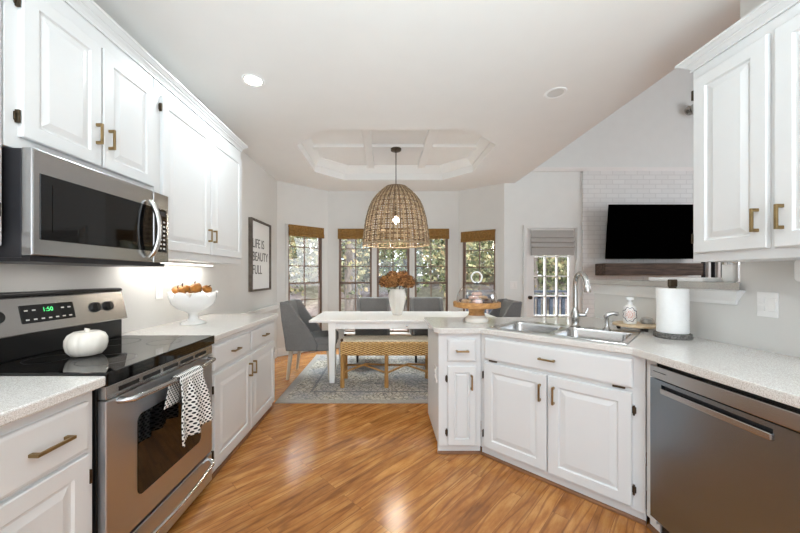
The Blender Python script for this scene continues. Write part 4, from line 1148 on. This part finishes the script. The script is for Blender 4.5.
b = MB(); b.lathe([(.040, 0), (.042, .006), (.040, .022), (.030, .038), (.012, .046), (.001, .047)], seg=28); b.f = [f for f in b.f if len(f) == 4]; b.mi = [0]*len(b.f); b.build('bowl', 'clearglass', gb, smooth='all')
MB().lathe([(.001, .0), (.036, .0), (.034, .018), (.022, .028), (.001, .03)], seg=24).build('scrubber', 'shade', gb, smooth='all')

# paper towels
ph = thing('paper_towel_holder', 'grey carved paper towel holder with square finial by the wall', 'paper towel holder', (1.74, 1.925, .914))
def hm(a, r, z): return r*(1+.02*math.cos(a*24)) if .008 < z < .022 else r
MB().lathe([(.001, 0), (.086, 0), (.090, .004), (.090, .010), (.088, .018), (.088, .024), (.090, .028), (.083, .032), (.001, .028)], (0, 0, 0), 96, hm).build('base', 'pewter', ph, smooth='all')
MB().tube([(0, 0, .028), (0, 0, .305)], .008, 10).build('rod', 'bronze', ph)
b = MB(); b.box(-.021, .021, -.012, .012, .310, .350); b.box(-.024, .024, -.006, .006, .307, .353); b.lathe([(.018, .295), (.018, .308)], seg=14); b.build('finial', 'bronze', ph, bevel=.003)
pr = thing('paper_towel_roll', 'white paper towel roll standing on the carved holder', 'paper towel roll', (1.74, 1.925, .947))
b = MB(); b.lathe([(.021, 0), (.074, 0), (.076, .003), (.076, .262), (.074, .265), (.021, .265)], seg=48); b.f = [f for f in b.f if len(f) == 4]; b.mi = [0]*len(b.f)
b.build('roll', 'paper', pr, smooth=True)
MB().lathe([(.0195, .0), (.0215, 0), (.0215, .266), (.0195, .266)], seg=20).build('core', 'board', pr, smooth=True)

# ================================================================== OUTDOORS
GZ = -1.3
o = MB().prism_x([(6.4, GZ-.3), (6.4, GZ), (11.5, GZ), (17.2, GZ+2.05), (24, GZ+2.5), (70, GZ+2.6), (70, GZ-.3)], -40, 40).build('ground', 'ground'); struct(o, 'leaf covered ground beyond the house')
struct(MB().box(1.7, 7, 5.36, 8.2, -.14, -.04).build('floor_deck', 'deck'))
rl = thing('deck_railing', 'dark slate deck railing outside the glazed door', 'railing', (1.7, 8.1, -.04))
MB().box(0, 5.3, -.05, .09, .90, .95).build('cap_rail', 'railing', rl)
MB().box(0, 5.3, 0, .04, .74, .84).build('upper_rail', 'railing', rl)
MB().box(0, 5.3, 0, .04, .08, .16).build('lower_rail', 'railing', rl)
for i in range(34): x = .06+i*.155; MB().box(x-.042, x+.042, .0, .05, .10, .80).build('baluster', 'railing', rl)
for x in (.0, 1.75, 3.5, 5.2): MB().box(x, x+.1, -.03, .07, 0, .98).build('post', 'railing', rl)

def leaf_quads(n, fn, size):
    b = MB()
    for k in range(n):
        p = Vector(fn()); d = Vector((random.gauss(0, 1), random.gauss(0, 1), random.gauss(0, 1))).normalized()
        u = d.orthogonal().normalized(); w_ = d.cross(u); s_ = size*random.uniform(.6, 1.4)
        b.add([p-u*s_*.5, p+w_*s_*.32, p+u*s_*.5, p-w_*s_*.32], [(0, 1, 2, 3)])
    return b
def tree_parts(hh, rad, cr, n, size):
    """trunk mesh data and crown mesh data round the origin"""
    def f():
        while True:
            x, y, z = (random.uniform(-1, 1) for _ in range(3))
            if x*x+y*y+z*z < 1 and math.sin(x*7+1)*math.cos(z*6+y*5) > -.25: return (x*cr, y*cr, hh*.62+z*hh*.44)
    b = MB()
    b.tube([(0, 0, 0), (.05, 0, hh*.3), (-.04, .05, hh*.6), (.02, 0, hh)], [rad*1.2, rad, rad*.75, rad*.3], 10)
    for k in range(7):
        a = k*2.4; z = hh*(.35+.07*k); L = cr*random.uniform(.5, .9)
        b.tube([(0, 0, z), (L*.5*math.cos(a), L*.5*math.sin(a), z+L*.35), (L*math.cos(a), L*math.sin(a), z+L*.55)], [rad*.4, rad*.25, rad*.08], 6)
    return b, leaf_quads(n, f, size)
kinds = []
for hh, rad, cr, n, size, lm in ((9, .14, 1.7, 5200, .15, 'leaf'), (8, .11, 1.5, 4600, .14, 'leafgreen'), (10, .20, 1.7, 4200, .16, 'leaf')):
    a, c_ = tree_parts(hh, rad, cr, n, size)
    t = thing('woodland_tree', 'x', 'tree')
    a.build('trunk', 'bark', t, smooth=True); c_.build('crown', lm, t, recalc=False); kinds.append(t)
spots = [(-3.4, 10.6, 0, 'yellow green tree seen through the window beside the framed sign, the nearer one'), (-5.4, 14.2, 1, 'green tree seen through the window beside the framed sign, the farther one'), (-1.1, 10.6, 2, 'thick grey trunked tree in the back window nearest the framed sign'),
         (-1.6, 15.0, 0, 'olive tree far behind the pendant lamp'), (.9, 13.2, 1, 'green tree behind the flower vase'), (2.6, 10.8, 0, 'olive tree in the back window nearest the cake stand'),
         (3.4, 14.6, 1, 'green tree seen through the window above the cake stand'), (5.3, 11.4, 2, 'thick dark trunked tree close behind the deck railing'),
         (7.4, 14.4, 1, 'fresh green tree farther behind the deck railing'), (-8.6, 12.4, 0, 'olive tree at the far side beyond the framed sign window')]
seen = set()
for x, y, k, lb in spots:
    if k not in seen: t = kinds[k]; seen.add(k)
    else: t = copy_tree(kinds[k])
    t.location = (x, y, GZ); t.rotation_euler = (0, 0, random.uniform(0, 6)); t['label'] = lb; t['group'] = 'woodland trees outside'
def band():
    x = random.uniform(-22, 26); h_ = 6.0+1.6*math.sin(x*.9)+1.0*math.sin(x*2.3+1)
    return (x, random.uniform(17, 22), GZ+2.0+random.random()**1.15*(h_-1.6))
MAT['leaf_far'] = m_leaf('hazy_far_leaves', [(0, C(96, 98, 84)), (.35, C(128, 126, 104)), (.7, C(160, 152, 124)), (1, C(186, 170, 146))])  # haze of distance is mixed into these pale leaf colours
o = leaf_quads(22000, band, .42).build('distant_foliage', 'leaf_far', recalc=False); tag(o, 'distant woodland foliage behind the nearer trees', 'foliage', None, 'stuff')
def shr():
    x = random.uniform(-9, 10); return (x, random.uniform(9.0, 11.3), GZ+abs(random.gauss(0, .5)))
o = leaf_quads(700, shr, .12).build('undergrowth', 'leafgreen', recalc=False); tag(o, 'low green undergrowth on the ground outside the bay', 'undergrowth', None, 'stuff')
